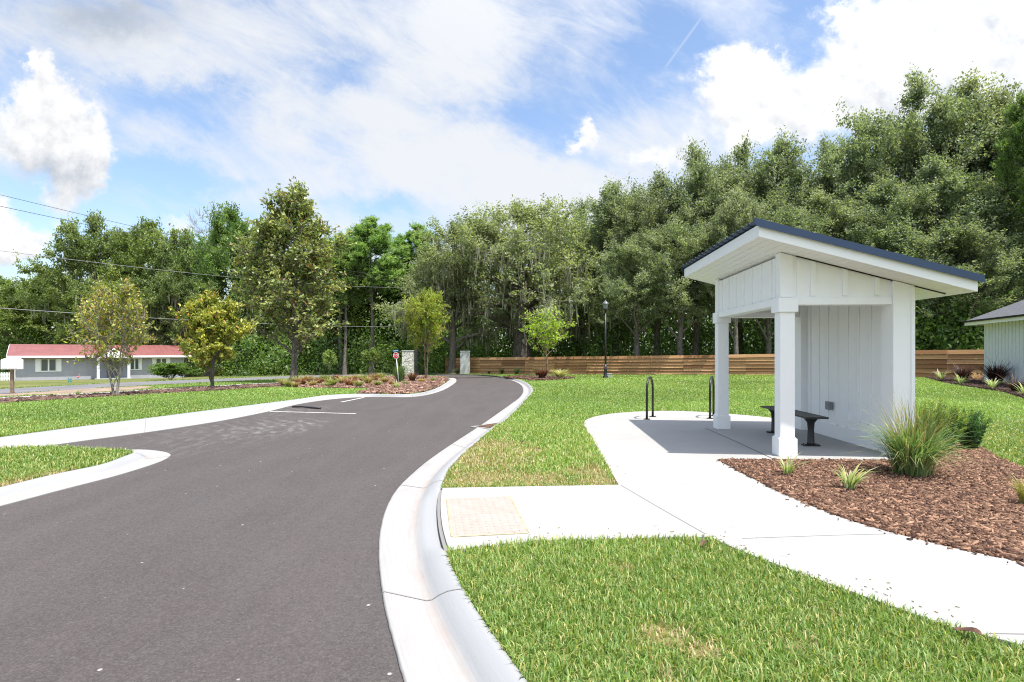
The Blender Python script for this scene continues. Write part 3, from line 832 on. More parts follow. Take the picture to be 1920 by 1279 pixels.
M['stone'] = mat('stacked_stone', (.5, .5, .47), .85, fn=stone_fn)
M['block'] = mat('grey_stucco', (.36, .38, .37), .85, var=.18, vscale=2.5, bump=.3, bscale=30)
def pillar(px0, px1, pb, pt, m_, label, lean=0.0):
    cx = (px0 + px1) / 2; x, y = G(cx, pb)
    w = (px1 - px0) * y / F; h = (pb - pt) * y / F
    o = empty('gate_pillar', (x, y, float(zg(x, y))), .08, label, 'pillar')
    MB().box(-w / 2, w / 2, 0, w, -.2, h - .08).build('shaft', m_, o, .012)
    MB().box(-w / 2 - .03, w / 2 + .03, -.03, w + .03, h - .08, h).build('cap', M['block'], o, .015)
pillar(753.5, 774.5, 704, 657, M['stone'], 'pale stone clad gate pillar behind the stop sign')
pillar(863, 881, 701.5, 658, M['block'], 'smooth grey gate pillar standing before the end of the wooden fence')

# ================================================================== stop sign
M['red'] = mat('sign_red', (.50, .012, .02), .45)
M['signwhite'] = mat('sign_white', (.8, .8, .8), .5)
M['signblue'] = mat('sign_blue', (.02, .20, .42), .45)
M['post_grey'] = mat('painted_post', (.62, .64, .65), .45, metal=.2)
x, y = G(748, 722.5)
sc_ = y / F
ss_ = empty('stop_sign', (x, y, float(zg(x, y))), 0, 'small red stop sign under a blue street name blade on leaning pole', 'sign')
hT = (722.5 - 655) * sc_
ss_.rotation_euler = (0, -math.radians(5.5), 0)
MB().tube([(0, 0, -.1), (0, 0, hT * .80)], .022, 8).build('pole', M['post_grey'], ss_)
MB().tube([(0, 0, hT * .801), (0, 0, hT * .93)], .018, 8).build('upper_pole', M['black'], ss_)
R_ = 6.6 * sc_; zc = hT - 11.5 * sc_
oc = [(R_ * math.cos(math.pi / 8 + i * math.pi / 4) * .86, -.03, zc + R_ * math.sin(math.pi / 8 + i * math.pi / 4)) for i in range(8)]
pl = MB().prism(oc, (0, .006, 0)).build('sign_plate', M['signwhite'], ss_)
MB().prism([(p[0] * .88, -.034, zc + (p[2] - zc) * .88) for p in oc], (0, .003, 0)).build('red_field', M['red'], pl)
cu = bpy.data.curves.new('stop_text', 'FONT'); cu.body = 'STOP'; cu.align_x = 'CENTER'; cu.align_y = 'CENTER'; cu.size = R_ * .82; cu.extrude = .001
tmp = bpy.data.objects.new('tmp_text', cu); COL.objects.link(tmp)
dg = bpy.context.evaluated_depsgraph_get(); dg.update()
tm = bpy.data.meshes.new_from_object(tmp.evaluated_get(dg)); bpy.data.objects.remove(tmp)
tm.name = 'lettering'; tm.materials.clear(); tm.materials.append(M['signwhite'])
to = link(bpy.data.objects.new('lettering', tm), pl); to.location = (0, -.0365, zc); to.rotation_euler = (math.pi / 2, 0, 0); to.scale = (.86, 1.15, 1)
MB().box(-5.2 * sc_, 5.2 * sc_, -.008, .008, hT - 3.6 * sc_, hT - 1.2 * sc_).build('street_name_blade', M['signblue'], ss_)
m = MB()
for i, (a, b) in enumerate(((-4.2, -1.6), (-1.0, 1.8), (2.3, 4.2))): m.box(a * sc_, b * sc_, -.0105, -.0085, hT - 2.7 * sc_, hT - 2.1 * sc_)
MB().box(-.006, .006, -2.6 * sc_, 2.6 * sc_, hT - 5.4 * sc_, hT - 3.8 * sc_).build('street_name_blade', M['signblue'], ss_)
m.build('blade_lettering', M['signwhite'], ss_.children[-2])

# ================================================================== storm drain inlet, tactile mat, rubber strip
M['rust'] = mat('rusty_iron', (.11, .06, .035), .8, metal=.3, var=.5, vscale=12, bump=.3)
dr_ = [G(910, 792.5), G(922, 788), G(945, 788.5), G(933, 795.5)]
c0 = np.mean(dr_, 0)
dn = empty('storm_drain', (c0[0], c0[1], -.012), 0, 'rusty iron storm drain lid set in the kerb at the lawn edge', 'drain')
a_, b_ = np.array(G(912, 795)), np.array(G(941, 789))
u_ = Vector((b_[0] - a_[0], b_[1] - a_[1], 0)); 
dn.location.z = float(zg(*c0)) - .082
MB().box(-.44, .44, -.30, .30, -.06, .004).build('frame', M['kerb'], dn, .01)
m = MB()
for i in range(6): m.box(-.36, .36, -.21 + i * .07, -.21 + i * .07 + .055, .0045, .016)
m.build('grate', M['rust'], dn, .003)
dn.rotation_euler = (0, 0, math.radians(50))

def brick_fn(k, b, tc):
    n = k.noise(tc, 9, 6, .7); 
    c = k.mix(k.ss(n, .35, .65), (.325, .262, .228), (.34, .295, .265))
    c = k.mix(k.ss(k.noise(tc, 3, 5, .6), .45, .7, 0, .8), c, (.34, .305, .28))
    c = k.mix(k.ss(k.noise(tc, 40, 4, .7), .62, .72), c, (.30, .23, .20))
    k.l(c, b.inputs['Base Color'])
M['tactile'] = mat('faded_tactile_mat', (.6, .42, .33), .8, fn=brick_fn)
M['yellow'] = mat('yellow_edge', (.345, .30, .185), .7, var=.25, vscale=10)
ta = survey([(849, 1009.5), (989, 1002.5), (954, 933), (839, 938)])
cxy = np.mean(ta, 0)
tt = empty('tactile_mat', (cxy[0], cxy[1], .012), 0, 'faded salmon tactile paving mat with yellow edge on the kerb ramp', 'tactile paving')
q = [Vector((p[0] - cxy[0], p[1] - cxy[1], 0)) for p in ta]
m = MB().prism([v + Vector((0, 0, .0012)) for v in q], (0, 0, .003))
nx, ny = 9, 15
for i in range(nx):
    for j in range(ny):
        s_, t_ = (i + .7) / (nx + .4), (j + .7) / (ny + .4)
        p = q[0].lerp(q[1], s_).lerp(q[3].lerp(q[2], s_), t_)
        m.lathe([(.015, .004), (.010, .0062)], 8, (p.x, p.y, 0))
m.build('mat', M['tactile'], tt)
m = MB()
for a, b in ((0, 1), (1, 2), (3, 0)):
    A, B = q[a], q[b]; n_ = Vector((B.y - A.y, A.x - B.x, 0)).normalized() * .008
    m.prism([A + n_ * 2 + Vector((0, 0, .001)), B + n_ * 2 + Vector((0, 0, .001)), B + Vector((0, 0, .001)), A + Vector((0, 0, .001))], (0, 0, .004))
m.build('yellow_edge', M['yellow'], tt)
a_, b_ = G(548, 764.8, -.1), G(601, 767.5, -.1)
M['rubber'] = mat('black_rubber', (.015, .015, .016), .6)
z_ = float(zg(*a_)) - .098
o = MB().tube([(a_[0], a_[1], z_ + .03), (a_[0] + (b_[0] - a_[0]) * .3, a_[1] + (b_[1] - a_[1]) * .3 + .12, z_ + .035), (a_[0] + (b_[0] - a_[0]) * .7, a_[1] + (b_[1] - a_[1]) * .7 + .05, z_ + .03), (b_[0], b_[1], z_ + .03)], .024, 10).build('rubber_strip', M['rubber'])
tag(o, 'black rubber strip lying in the parking bay at the far kerb', 'rubber strip')

# ================================================================== ranch house across the road
M['redroof'] = mat('red_metal_roof', (.225, .082, .077), .55, var=.12, vscale=1.2)
M['greywall'] = mat('grey_siding', (.37, .375, .42), .8, var=.06, vscale=2)
def gable_board_fn(k, b, tc): pass
M['darkglass'] = mat('window_glass', (.09, .11, .11), .12, spec=.7)
M['greydoor'] = mat('door_paint', (.16, .165, .18), .6)
Yl, Yr = 46.0, 53.5
hA = P3(30, 714, Yl); hB = P3(345, 706, Yr)
hd_ = Vector((hB.x - hA.x, hB.y - hA.y, 0)); HL = hd_.length; hyaw = math.atan2(hd_.y, hd_.x)
zb_ = (hA.z + hB.z) / 2
house = empty('ranch_house', (hA.x, hA.y, zb_), hyaw, 'long low grey house with red metal roof across the road', 'house')
ez = 1.26 - zb_; rzr = ez + .95; dep = 7.5
def hx(px):
    """distance along the front wall for a photo column"""
    t = (px - CX) / F
    return (t * hA.y - hA.x) / (hd_.x / HL - t * hd_.y / HL)
wl = MB().box(0, HL, 0, dep, -.3, ez)
wl.prism([(.01, .01, ez), (.01, dep - .01, ez), (.01, dep / 2, rzr - .12)], (.2, 0, 0))
w = wl.build('wall', M['greywall'], house)
m = MB(); x = .2
while x < HL: m.box(x - .012, x + .012, -.012, -.001, -.1, ez - .15); x += .4
m.build('siding_batten', M['greywall'], w)
m = MB().prism([(-.55, -.55, ez - .03), (-.55, dep / 2, rzr), (-.55, dep + .5, ez - .03), (-.55, dep + .5, ez - .09), (-.55, dep / 2, rzr - .07), (-.55, -.55, ez - .09)], (HL + 1.1, 0, 0))
x = -.5
while x < HL + .5:
    m.prism([(x, -.552, ez - .026), (x, dep / 2, rzr + .03), (x, dep / 2, rzr - .01), (x, -.552, ez - .05)], (.035, 0, 0)); x += .45
rf_ = m.build('roof', M['redroof'], house)
MB().box(-.56, HL + .56, -.59, -.556, ez - .2, ez - .035).prism([(-.585, -.59, ez - .2), (-.585, dep / 2, rzr - .2), (-.585, dep / 2, rzr - .03), (-.585, -.59, ez - .05)], (.024, 0, 0)).build('fascia', M['white'], rf_)
def hwindow(pa, pb, z0, z1):
    xa_, xb_ = hx(pa), hx(pb); sw = (xb_ - xa_) * .19
    f = MB()
    for (a, b, c, d_) in ((xa_ + sw, xb_ - sw, z0 - .08, z0), (xa_ + sw, xb_ - sw, z1, z1 + .06), (xa_ + sw, xa_ + sw + .06, z0, z1), (xb_ - sw - .06, xb_ - sw, z0, z1), ((xa_ + xb_) / 2 - .05, (xa_ + xb_) / 2 + .05, z0, z1)):
        f.box(a, b, -.06, -.013, c, d_)
    fo_ = f.build('window', M['white'], house)
    g = MB().box(xa_ + sw + .06, (xa_ + xb_) / 2 - .05, -.03, -.014, z0, z1).box((xa_ + xb_) / 2 + .05, xb_ - sw - .06, -.03, -.014, z0, z1).build('pane', M['darkglass'], fo_)
    for a, b in ((xa_, xa_ + sw - .01), (xb_ - sw + .01, xb_)):
        s_ = MB().box(a, b, -.05, -.013, z0 - .08, z1 + .06)
        zz = z0
        while zz < z1 - .05: s_.box(a + .04, b - .04, -.056, -.0505, zz, zz + .05); zz += .09
        s_.build('shutter', M['white'], fo_)
zw0, zw1 = (714 - 696.5) * Yl / F, (714 - 674.5) * Yl / F
hwindow(66, 115, zw0, zw1); hwindow(238, 266, zw0 + .02, zw1); hwindow(285, 319, zw0 + .02, zw1)
xp0, xp1 = hx(178), hx(240)
po = MB().box(xp0, xp1, -2.0, -.56, ez - .22, ez - .06).prism([(xp0 - .15, -2.3, ez - .05), ((xp0 + xp1) / 2, -2.3, ez + .75), (xp1 + .15, -2.3, ez - .05)], (0, 4.2, 0)).build('porch', M['redroof'], house)
MB().prism([(xp0 + .1, -2.32, ez - .22), ((xp0 + xp1) / 2, -2.32, ez + .60), (xp1 - .1, -2.32, ez - .22)], (0, .015, 0)).build('porch_gable', M['white'], po)
for xx in (xp0 + .12, xp1 - .12): MB().box(xx - .09, xx + .09, -1.98, -1.8, -.1, ez - .23).build('column', M['white'], po)
MB().box(xp0 - .1, xp1 + .1, -2.05, -.002, -.3, .08).build('step', M['block'], po)
d0 = MB().box(hx(200), hx(200) + .95, -.03, -.013, .02, 1.9).build('door', M['greydoor'], house)
# picket fence beside the house
pk = empty('picket_fence', P3(-14, 715, 44), .1, 'short white picket fence at the grey house\'s near end', 'picket fence')
m = MB(); 
for i in range(12): m.prism([(i * .115, 0, .05), (i * .115 + .07, 0, .05), (i * .115 + .07, 0, .64), (i * .115 + .035, 0, .70), (i * .115, 0, .64)], (0, .02, 0))
m.build('pickets', M['white'], pk)
MB().box(-.05, 1.42, .021, .05, .18, .25).box(-.05, 1.42, .021, .05, .46, .53).build('rail', M['white'], pk)
MB().box(1.44, 1.56, -.03, .09, -.2, .9).build('post', M['white'], pk)
# mailbox
x, y = G(21, 738.5); s_ = y / F
M['oldwood'] = mat('weathered_wood', (.20, .15, .11), .85, var=.3, vscale=8)
mb = empty('mailbox', (x, y, float(zg(x, y))), .25, 'white slatted mailbox on a brown wooden post at the roadside', 'mailbox')
MB().box(-2.6 * s_, 2.6 * s_, 0, 5 * s_, -.2, 46 * s_).build('post', M['oldwood'], mb, .01)
m = MB(); z0, z1 = 46 * s_, 67 * s_; hw_ = 14 * s_
out = [(-hw_, 0, z0), (hw_, 0, z0), (hw_, 0, z1 - 4 * s_)] + [(hw_ * math.cos(t), 0, z1 - 4 * s_ + 4 * s_ * math.sin(t)) for t in [math.pi * i / 8 for i in range(1, 8)]] + [(-hw_, 0, z1 - 4 * s_)]
m.prism([(p[0], -.12, p[2]) for p in out], (0, .34, 0)); bx = m.build('box', M['white'], mb, .01)
m = MB()
for i in range(4): m.box(-hw_ * .1, hw_ * .92, -.135, -.1205, z0 + (2 + i * 4) * s_, z0 + (4.6 + i * 4) * s_)
m.build('slat', M['white'], bx)
MB().box(-hw_ * .85, -hw_ * .2, -.13, -.1205, z0 + 2 * s_, z0 + 16 * s_).build('door', M['signwhite'], bx)
# garden ornaments on the house lawn
M['pink'] = mat('pink_plastic', (.72, .22, .26), .5); M['teal'] = mat('teal_plastic', (.02, .25, .27), .5)
x, y = G(146, 712)
fg = empty('garden_flamingo', (x, y, float(zg(x, y))), 0, 'small pink lawn ornament in front of the grey house', 'lawn ornament')
MB().tube([(-.08, 0, -.05), (-.04, 0, .35)], .012, 6).tube([(.06, 0, -.05), (.04, 0, .35)], .012, 6).build('leg', M['steel'], fg)
MB().tube([(-.22, 0, .42), (-.1, 0, .40), (.05, 0, .42), (.16, 0, .50), (.19, 0, .62), (.16, 0, .72), (.22, 0, .76), (.30, 0, .71)], [.03, .11, .12, .06, .035, .04, .05, .015], 10).build('body', M['pink'], fg)
x, y = G(131, 723)
fw = empty('teal_pinwheel', (x, y, float(zg(x, y))), 0, 'small teal spinner stuck in the verge before the grey house', 'lawn ornament')
MB().tube([(0, 0, -.1), (0, 0, .28)], .01, 6).build('stick', M['steel'], fw)
m = MB()
for i in range(4):
    a = i * math.pi / 2 + .4
    m.prism([(0, -.02, .28), (.15 * math.cos(a), -.02, .28 + .15 * math.sin(a)), (.13 * math.cos(a + .7), -.02, .28 + .13 * math.sin(a + .7))], (0, .012, 0))
m.build('blades', M['teal'], fw)
fg.scale = (.55, .55, .55)

# ================================================================== white house at the right edge
def shingle_fn(k, b, tc):
    br = k.n('ShaderNodeTexBrick'); br.inputs['Scale'].default_value = 4.5; br.inputs['Color1'].default_value = (.085, .088, .10, 1); br.inputs['Color2'].default_value = (.13, .133, .15, 1); br.inputs['Mortar'].default_value = (.05, .05, .055, 1); br.inputs['Mortar Size'].default_value = .012
    k.l(tc, br.inputs['Vector']); k.l(br.outputs[0], b.inputs['Base Color'])
M['shingle'] = mat('grey_shingle', (.11, .11, .125), .85, fn=shingle_fn)
M['palewall'] = mat('pale_siding', (.70, .735, .74), .65, var=.03)
A = Vector((23.9, 28.8, 0)); dv = Vector((-.30, -.954, 0)).normalized(); nv = Vector((.954, -.30, 0))
zA = float(zg(A.x, A.y))
yawh = math.atan2(dv.y, dv.x)
wh = empty('white_house', (A.x, A.y, zA), yawh, 'white panelled house with grey shingle roof at the lawn\'s edge', 'house')
# local x along the long wall towards the camera, local y = to the right of travel reversed
def LW(x, y, z): return (x, y, z)                 # local y positive points right-hand side of the photo (into the house)
WHH = 3.02; Lw, Dw = 9.0, 10.0
sgn = 1 if Vector((-dv.y, dv.x, 0)).dot(nv) > 0 else -1
m = MB().box(0, Lw, min(0, sgn * Dw), max(0, sgn * Dw), .12, WHH)
w = m.build('wall', M['palewall'], wh)
m = MB(); x = .2
while x < Lw:
    a, b = sorted((-sgn * .002, -sgn * .030)); m.box(x - .022, x + .022, a, b, .2, WHH - .02); x += .305
x = .3
while x < Dw:
    m.box(-.03, -.002, min(sgn * (x - .022), sgn * (x + .022)), max(sgn * (x - .022), sgn * (x + .022)), .2, WHH - .02); x += .305
m.build('batten', M['palewall'], w)
a, b = sorted((sgn * .03, sgn * (Dw - .03))); MB().box(.03, Lw - .03, a, b, -.3, .118).build('foundation', M['block'], wh)
ov = .62; e0, e1 = -ov, Lw + ov
pitch = .52
hd2 = (Dw + 2 * ov) / 2
Y = lambda t: sgn * (-ov + t)
ridge = WHH + .12 + pitch * hd2
m = MB(); bm = m.bm
c = [(e0, Y(0), WHH + .12), (e1, Y(0), WHH + .12), (e1, Y(2 * hd2), WHH + .12), (e0, Y(2 * hd2), WHH + .12)]
r = [(e0 + hd2 * .92, Y(hd2), ridge), (max(e1 - hd2, e0 + hd2 + .2), Y(hd2), ridge)]
vc = [bm.verts.new(p) for p in c]; vr = [bm.verts.new(p) for p in r]
for f in ((vc[0], vc[1], vr[1], vr[0]), (vc[1], vc[2], vr[1]), (vc[2], vc[3], vr[0], vr[1]), (vc[3], vc[0], vr[0])): bm.faces.new(f)
vb = [bm.verts.new((p[0], p[1], p[2] - .05)) for p in c]
for i in range(4): bm.faces.new((vc[i], vc[(i + 1) % 4], vb[(i + 1) % 4], vb[i]))
bm.faces.new(vb)
rr_ = m.build('roof', M['shingle'], wh)
m = MB(); ya, yb = sorted((Y(.02), Y(.045))); m.box(e0 + .02, e1 - .02, ya, yb, WHH - .10, WHH + .068)
ya, yb = sorted((Y(.0455), Y(2 * hd2 - .02))); m.box(e0 + .02, e0 + .045, ya, yb, WHH - .10, WHH + .068)
m.build('fascia', M['white'], rr_)
m = MB(); ya, yb = sorted((Y(.046), Y(2 * hd2 - .05))); m.box(e0 + .046, e1 - .05, ya, yb, WHH + .002, WHH + .02); m.build('soffit', M['soffit'], rr_)
m = MB(); ya, yb = sorted((Y(-.09), Y(.0185))); m.box(e0 - .02, e1 + .02, ya, yb, WHH + .05, WHH + .14); m.build('gutter', M['rubber'], rr_, .02)

# ================================================================== utility pole and wires
Yp = 58.0
pb_ = P3(781, 0, Yp); px_, py_ = pb_.x, Yp
M['polewood'] = mat('grey_pole_wood', (.26, .25, .25), .85, var=.2, vscale=4)
up_ = empty('utility_pole', (px_, py_, float(zg(px_, py_))), 0, 'tall grey wooden utility pole behind the stone gate pillar', 'utility pole')
zt_ = P3(781, 522, Yp).z - float(zg(px_, py_))
MB().tube([(0, 0, -.3), (0, 0, zt_)], [.21, .13], 12).build('pole', M['polewood'], up_)
for zz in (.15, .9): MB().box(-.09, .09, -.30, -.13, zt_ - zz - .1, zt_ - zz).build('bracket', M['greybox'], up_)
M['wire'] = mat('cable', (.05, .05, .055), .6)
M['wire2'] = mat('aluminium_cable', (.26, .26, .265), .5)
for i, (y0, y1, sag, r, lb, dx) in enumerate(((357, 526, .5, .010, 'thin overhead power wire, topmost against the sky', -.95), (380, 532, .4, .011, 'thin overhead power wire second from the top', .95), (462, 540, .5, .011, 'pale overhead cable crossing the tall oak crowns', 0), (572, 612, .35, .014, 'thick lowest overhead cable passing above the red roof', 0))):
    sl_ = (y1 - y0) / 781.0
    a = P3(-260, y0 - 260 * sl_, 19.5); b = P3(781, y1, Yp) + Vector((0, -.22, 0))
    pts = []
    for t in [j / 30 for j in range(31)]:
        p = a.lerp(b, t); p.z -= 4 * sag * t * (1 - t); pts.append(p)
    o = MB().tube(pts, r, 5).build('overhead_wire', M['wire2' if i > 1 else 'wire'])
    tag(o, lb, 'wire', 'overhead wires along the road')
# ================================================================== plant geometry (numpy)
def unit(v): return v / (np.linalg.norm(v, axis=-1, keepdims=True) + 1e-9)

def tubes(P, R, n=6):
    """P (B,K,3), R (B,K) -> verts, quads"""
    B, K, _ = P.shape
    T = unit(np.gradient(P, axis=1)); mean = unit(T.mean(1))
    ref = np.where(np.abs(mean[:, 2:3]) > .8, np.array([[1., 0, 0]]), np.array([[0, 0, 1.]]))[:, None, :]
    U = unit(np.cross(T, np.broadcast_to(ref, T.shape))); Vv = np.cross(T, U)
    a = 2 * np.pi * np.arange(n) / n
    ring = P[:, :, None] + R[:, :, None, None] * (U[:, :, None] * np.cos(a)[:, None] + Vv[:, :, None] * np.sin(a)[:, None])
    i = np.arange(B * K * n).reshape(B, K, n)
    q = np.stack([i[:, :-1], np.roll(i, -1, 2)[:, :-1], np.roll(i, -1, 2)[:, 1:], i[:, 1:]], -1).reshape(-1, 4)
    return ring.reshape(-1, 3), q

def leaves(C, A, Wd, L, rng, curl=.0, up=.75):
    """pointed leaf faces: centres, long directions"""
    N = len(C)
    S_ = unit(np.cross(A, np.array([0, 0, up]) + unit(rng.normal(size=(N, 3)))))
    L = L[:, None]; Wd = Wd[:, None]
    nrm = np.cross(A, S_)
    v = np.stack([C - A * L / 2, C + S_ * Wd / 2 - nrm * curl * L, C + A * L / 2, C - S_ * Wd / 2 - nrm * curl * L], 1)
    return v.reshape(-1, 3), np.arange(N * 4).reshape(N, 4)

def env_round(z): return np.sin(np.pi * np.clip(z, .03, .97) ** .85) ** .55
def env_plume(z): return np.clip(np.sin(np.pi * np.clip(z, .02, 1) ** .7) ** .55 * (1 - .16 * z), .12, 1)
def env_cone(z): return np.clip((1 - z) ** .5 * np.clip(z * 5, .3, 1), .05, 1)
def env_spread(z): return np.clip(1 - np.clip(z - .22, 0, 1) ** 1.7 / .78 ** 1.7 * .82, .15, 1) * np.clip(.86 + z, .86, 1)
def env_vase(z): return np.clip(.25 + .85 * z ** .7 * (1 - np.clip(z - .75, 0, 1) * 2.4), .1, 1)

def grow(seed, H, R, crown0, r0, env=env_round, limbs=16, subs=6, twigs=7, per=14, leaf=(.22, .10), twig_len=1.0, rise=.55, c0=(.06, .10, .025), c1=(.10, .13, .04),
         cvar=.25, tubes_twig=False, moss=0, moss_len=1.4, stems=1, topz=.88, lean=0.0, droop=0.0, spread_=.33, c2=None, c2p=0.0, lobes=.2, flare=1.5, moss_col=(.30, .30, .235), wob=.006):
    rng = np.random.default_rng(seed)
    wv, wf, base = [], [], 0
    def add(v, f):
        nonlocal base
        wv.append(v); wf.append(f + base); base += len(v)
    starts, dirs, lens, rads = [], [], [], []
    K = 9
    trunks = []
    for s in range(stems):
        t = np.linspace(0, 1, K)
        a = rng.uniform(0, 6.28) if stems > 1 else 0
        off = (0.10 * R if stems > 1 else 0)
        w = np.cumsum(rng.normal(0, wob * H, (K, 2)), 0); w -= w[0]; w[:2] *= .2
        outw = np.stack([np.cos(a) * t ** 1.2, np.sin(a) * t ** 1.2], 1) * (R * .45 if stems > 1 else 0)
        P = np.zeros((1, K, 3)); P[0, :, 2] = t * H * topz - .15; P[0, :, :2] = w + outw + np.array([np.cos(a), np.sin(a)]) * off * .5
        P[0, :, 0] += lean * H * t ** 1.4
        rr = r0 * (1 - t) ** .8 * .95 + r0 * .07; rr[0] *= flare; 
        if stems > 1: rr *= .62
        add(*tubes(P, rr[None], 9)); trunks.append((P[0], rr))
    ph = rng.uniform(0, 6.28, 4)
    nl = limbs
    LP, LR = [], []
    for i in range(nl):
        P, rr = trunks[i % stems]
        zt = crown0 * .92 + (H * topz * .97 - crown0 * .92) * ((i + rng.uniform(0, .8)) / nl) ** .9
        k_ = np.clip(zt / (H * topz) * (K - 1), 0, K - 1.001); b = int(k_); fr = k_ - b
        st = P[b] * (1 - fr) + P[b + 1] * fr; r_ = rr[b] * (1 - fr) + rr[b + 1] * fr
        az = i * 2.4 + rng.uniform(-.5, .5)
        lob = 1 + lobes * np.sin(3 * az + ph[0]) + lobes * .7 * np.sin(5 * az + ph[1])
        # end point on the envelope, a little higher than the start
        zz = np.clip((zt - crown0) / (H - crown0), 0, 1)
        ze = np.clip(zz + rise * (1 - zz) * rng.uniform(.35, .8), 0, .99)
        er = R * env(ze) * lob * rng.uniform(.8, 1.0)
        end = np.array([np.cos(az) * er + lean * H * ze, np.sin(az) * er, crown0 + ze * (H - crown0)])
        mid = st * .5 + end * .5 + np.array([0, 0, .10 * np.linalg.norm(end - st) * (1 if rise < .7 else -.4)]) + rng.normal(0, .05, 3) * R
        t = np.linspace(0, 1, 7)[:, None]
        Q = (1 - t) ** 2 * st + 2 * t * (1 - t) * mid + t * t * end
        Q[1:-1] += rng.normal(0, .018 * R, (5, 3))
        LP.append(Q); LR.append(r_ * .52 * (1 - np.linspace(0, .88, 7)))
    # leader
    for P, rr in trunks:
        top = P[-1]; e = top + np.array([rng.normal(0, .04) * R, rng.normal(0, .04) * R, H * (1 - topz) * .9])
        LP.append(top + (e - top) * np.linspace(0, 1, 7)[:, None]); LR.append(rr[-1] * (1 - np.linspace(0, .8, 7)))
    LP, LR = np.array(LP), np.array(LR)
    add(*tubes(LP, LR, 6))
    # secondary branches
    nL = len(LP)
    li = np.repeat(np.arange(nL), subs)
    tt = np.clip(.28 + .72 * (np.tile(np.arange(subs), nL) + rng.uniform(0, 1, nL * subs)) / subs, 0, .999)
    k_ = tt * 6; b = k_.astype(int); fr = (k_ - b)[:, None]
    s0 = LP[li, b] * (1 - fr) + LP[li, b + 1] * fr
    ld = unit(LP[li, b + 1] - LP[li, b]); ll = np.linalg.norm(LP[:, -1] - LP[:, 0], axis=1)[li]
    sd = unit(ld * .8 + rng.normal(0, .62, (len(li), 3)) + np.array([0, 0, .25 - droop * .3]))
    sl_ = np.maximum(ll * spread_ * rng.uniform(.6, 1.25, len(li)), .35 * twig_len)
    t = np.linspace(0, 1, 5)[None, :, None]
    SP = s0[:, None] + sd[:, None] * sl_[:, None, None] * t + np.array([0, 0, 1.0]) * (.12 - .3 * droop) * sl_[:, None, None] * t ** 2
    SP[:, 1:] += rng.normal(0, .035, (len(li), 4, 3)) * sl_[:, None, None]
    SR = np.maximum((LR[li, b] * .45), .006)[:, None] * (1 - np.linspace(0, .8, 5))[None]
    add(*tubes(SP, SR, 4))
    # twigs
    nS = len(SP); si = np.repeat(np.arange(nS), twigs)
    tt = np.clip(.15 + .85 * (np.tile(np.arange(twigs), nS) + rng.uniform(0, 1, nS * twigs)) / twigs, 0, .999)
    k_ = tt * 4; b = k_.astype(int); fr = (k_ - b)[:, None]
    t0 = SP[si, b] * (1 - fr) + SP[si, b + 1] * fr
    tdv = unit(unit(SP[si, b + 1] - SP[si, b]) * .75 + rng.normal(0, .6, (len(si), 3)) + np.array([0, 0, .28 - .8 * droop]))
    tl = twig_len * rng.uniform(.5, 1.3, len(si))
    if tubes_twig:
        TP = t0[:, None] + tdv[:, None] * tl[:, None, None] * np.linspace(0, 1, 3)[None, :, None]
        TP[:, 2, 2] += .08 * tl
        add(*tubes(TP, np.broadcast_to(np.array([.011, .007, .003]) * (1 + 1.2 * (H > 6)), (len(si), 3)).copy(), 3))
    # leaves along the twigs
    N = len(si) * per; ti = np.repeat(np.arange(len(si)), per)
    u = rng.uniform(.12, 1.05, N)
    C = t0[ti] + tdv[ti] * (tl[ti] * u)[:, None] + rng.normal(0, .13, (N, 3)) * tl[ti][:, None] * np.array([1, 1, .8])
    C[:, 2] -= droop * .25 * tl[ti] * u ** 2
    A = unit(tdv[ti] * .7 + rng.normal(0, .7, (N, 3)) + np.array([0, 0, -.15 - droop]))
    sc = rng.uniform(.65, 1.3, N)
    lv, lf = leaves(C, A, leaf[1] * sc, leaf[0] * sc, rng, .06)
    g = np.clip(.5 + .28 * rng.normal(size=nS)[si][ti] + .25 * rng.normal(size=N), 0, 1)[:, None]
    col = np.array(c0) * (1 - g) + np.array(c1) * g
    if c2 is not None:
        pz = np.clip((C[:, 2] - crown0) / (H - crown0), 0, 1)
        pr = c2p * (.6 + .8 * (rng.random(nS) < .45)[si][ti])
        sel = rng.random(N) < pr
        col[sel] = np.array(c2) * rng.uniform(.6, 1.3, (sel.sum(), 1))
    col *= rng.uniform(1 - cvar, 1 + cvar, (N, 1))
    col = np.repeat(col, 4, 0)
    ms = None
    if moss:
        pool = np.concatenate([SP[:, 1:4].reshape(-1, 3), LP[:, 2:].reshape(-1, 3)])
        pool = pool[pool[:, 2] > crown0 * .8]
        pz = (pool[:, 2] - crown0) / (H - crown0)
        w = np.clip(1.15 - pz, .05, 1); w /= w.sum()
        p = pool[rng.choice(len(pool), moss, p=w)] + rng.normal(0, .22, (moss, 3))
        ln = moss_len * rng.uniform(.3, 1.25, moss) * np.where(rng.random(moss) < .2, 1.5, 1)
        ln = np.minimum(ln, p[:, 2] - .9)
        wd = rng.uniform(.03, .085, moss); az = rng.uniform(0, 3.14, moss)
        hz = np.stack([np.cos(az), np.sin(az), np.zeros(moss)], 1)
        tq = np.array([0, .35, .7, 1.0]); wq = np.array([.6, 1, .75, .08])
        cc = p[:, None] + np.array([0, 0, -1.]) * (ln[:, None] * tq)[:, :, None] + np.cumsum(rng.normal(0, .035, (moss, 4, 3)), 1) * np.array([1, 1, 0])
        e = hz[:, None] * (wd[:, None] * wq)[:, :, None]
        mv = np.stack([cc - e, cc + e], 2).reshape(-1, 3)
        ii = np.arange(moss * 8).reshape(moss, 4, 2)
        mf = np.stack([ii[:, :-1, 0], ii[:, :-1, 1], ii[:, 1:, 1], ii[:, 1:, 0]], -1).reshape(-1, 4)
        mc = np.repeat(np.array(moss_col) * rng.uniform(.6, 1.35, (moss, 1)), 8, 0)
        ms = (mv, mf, mc)
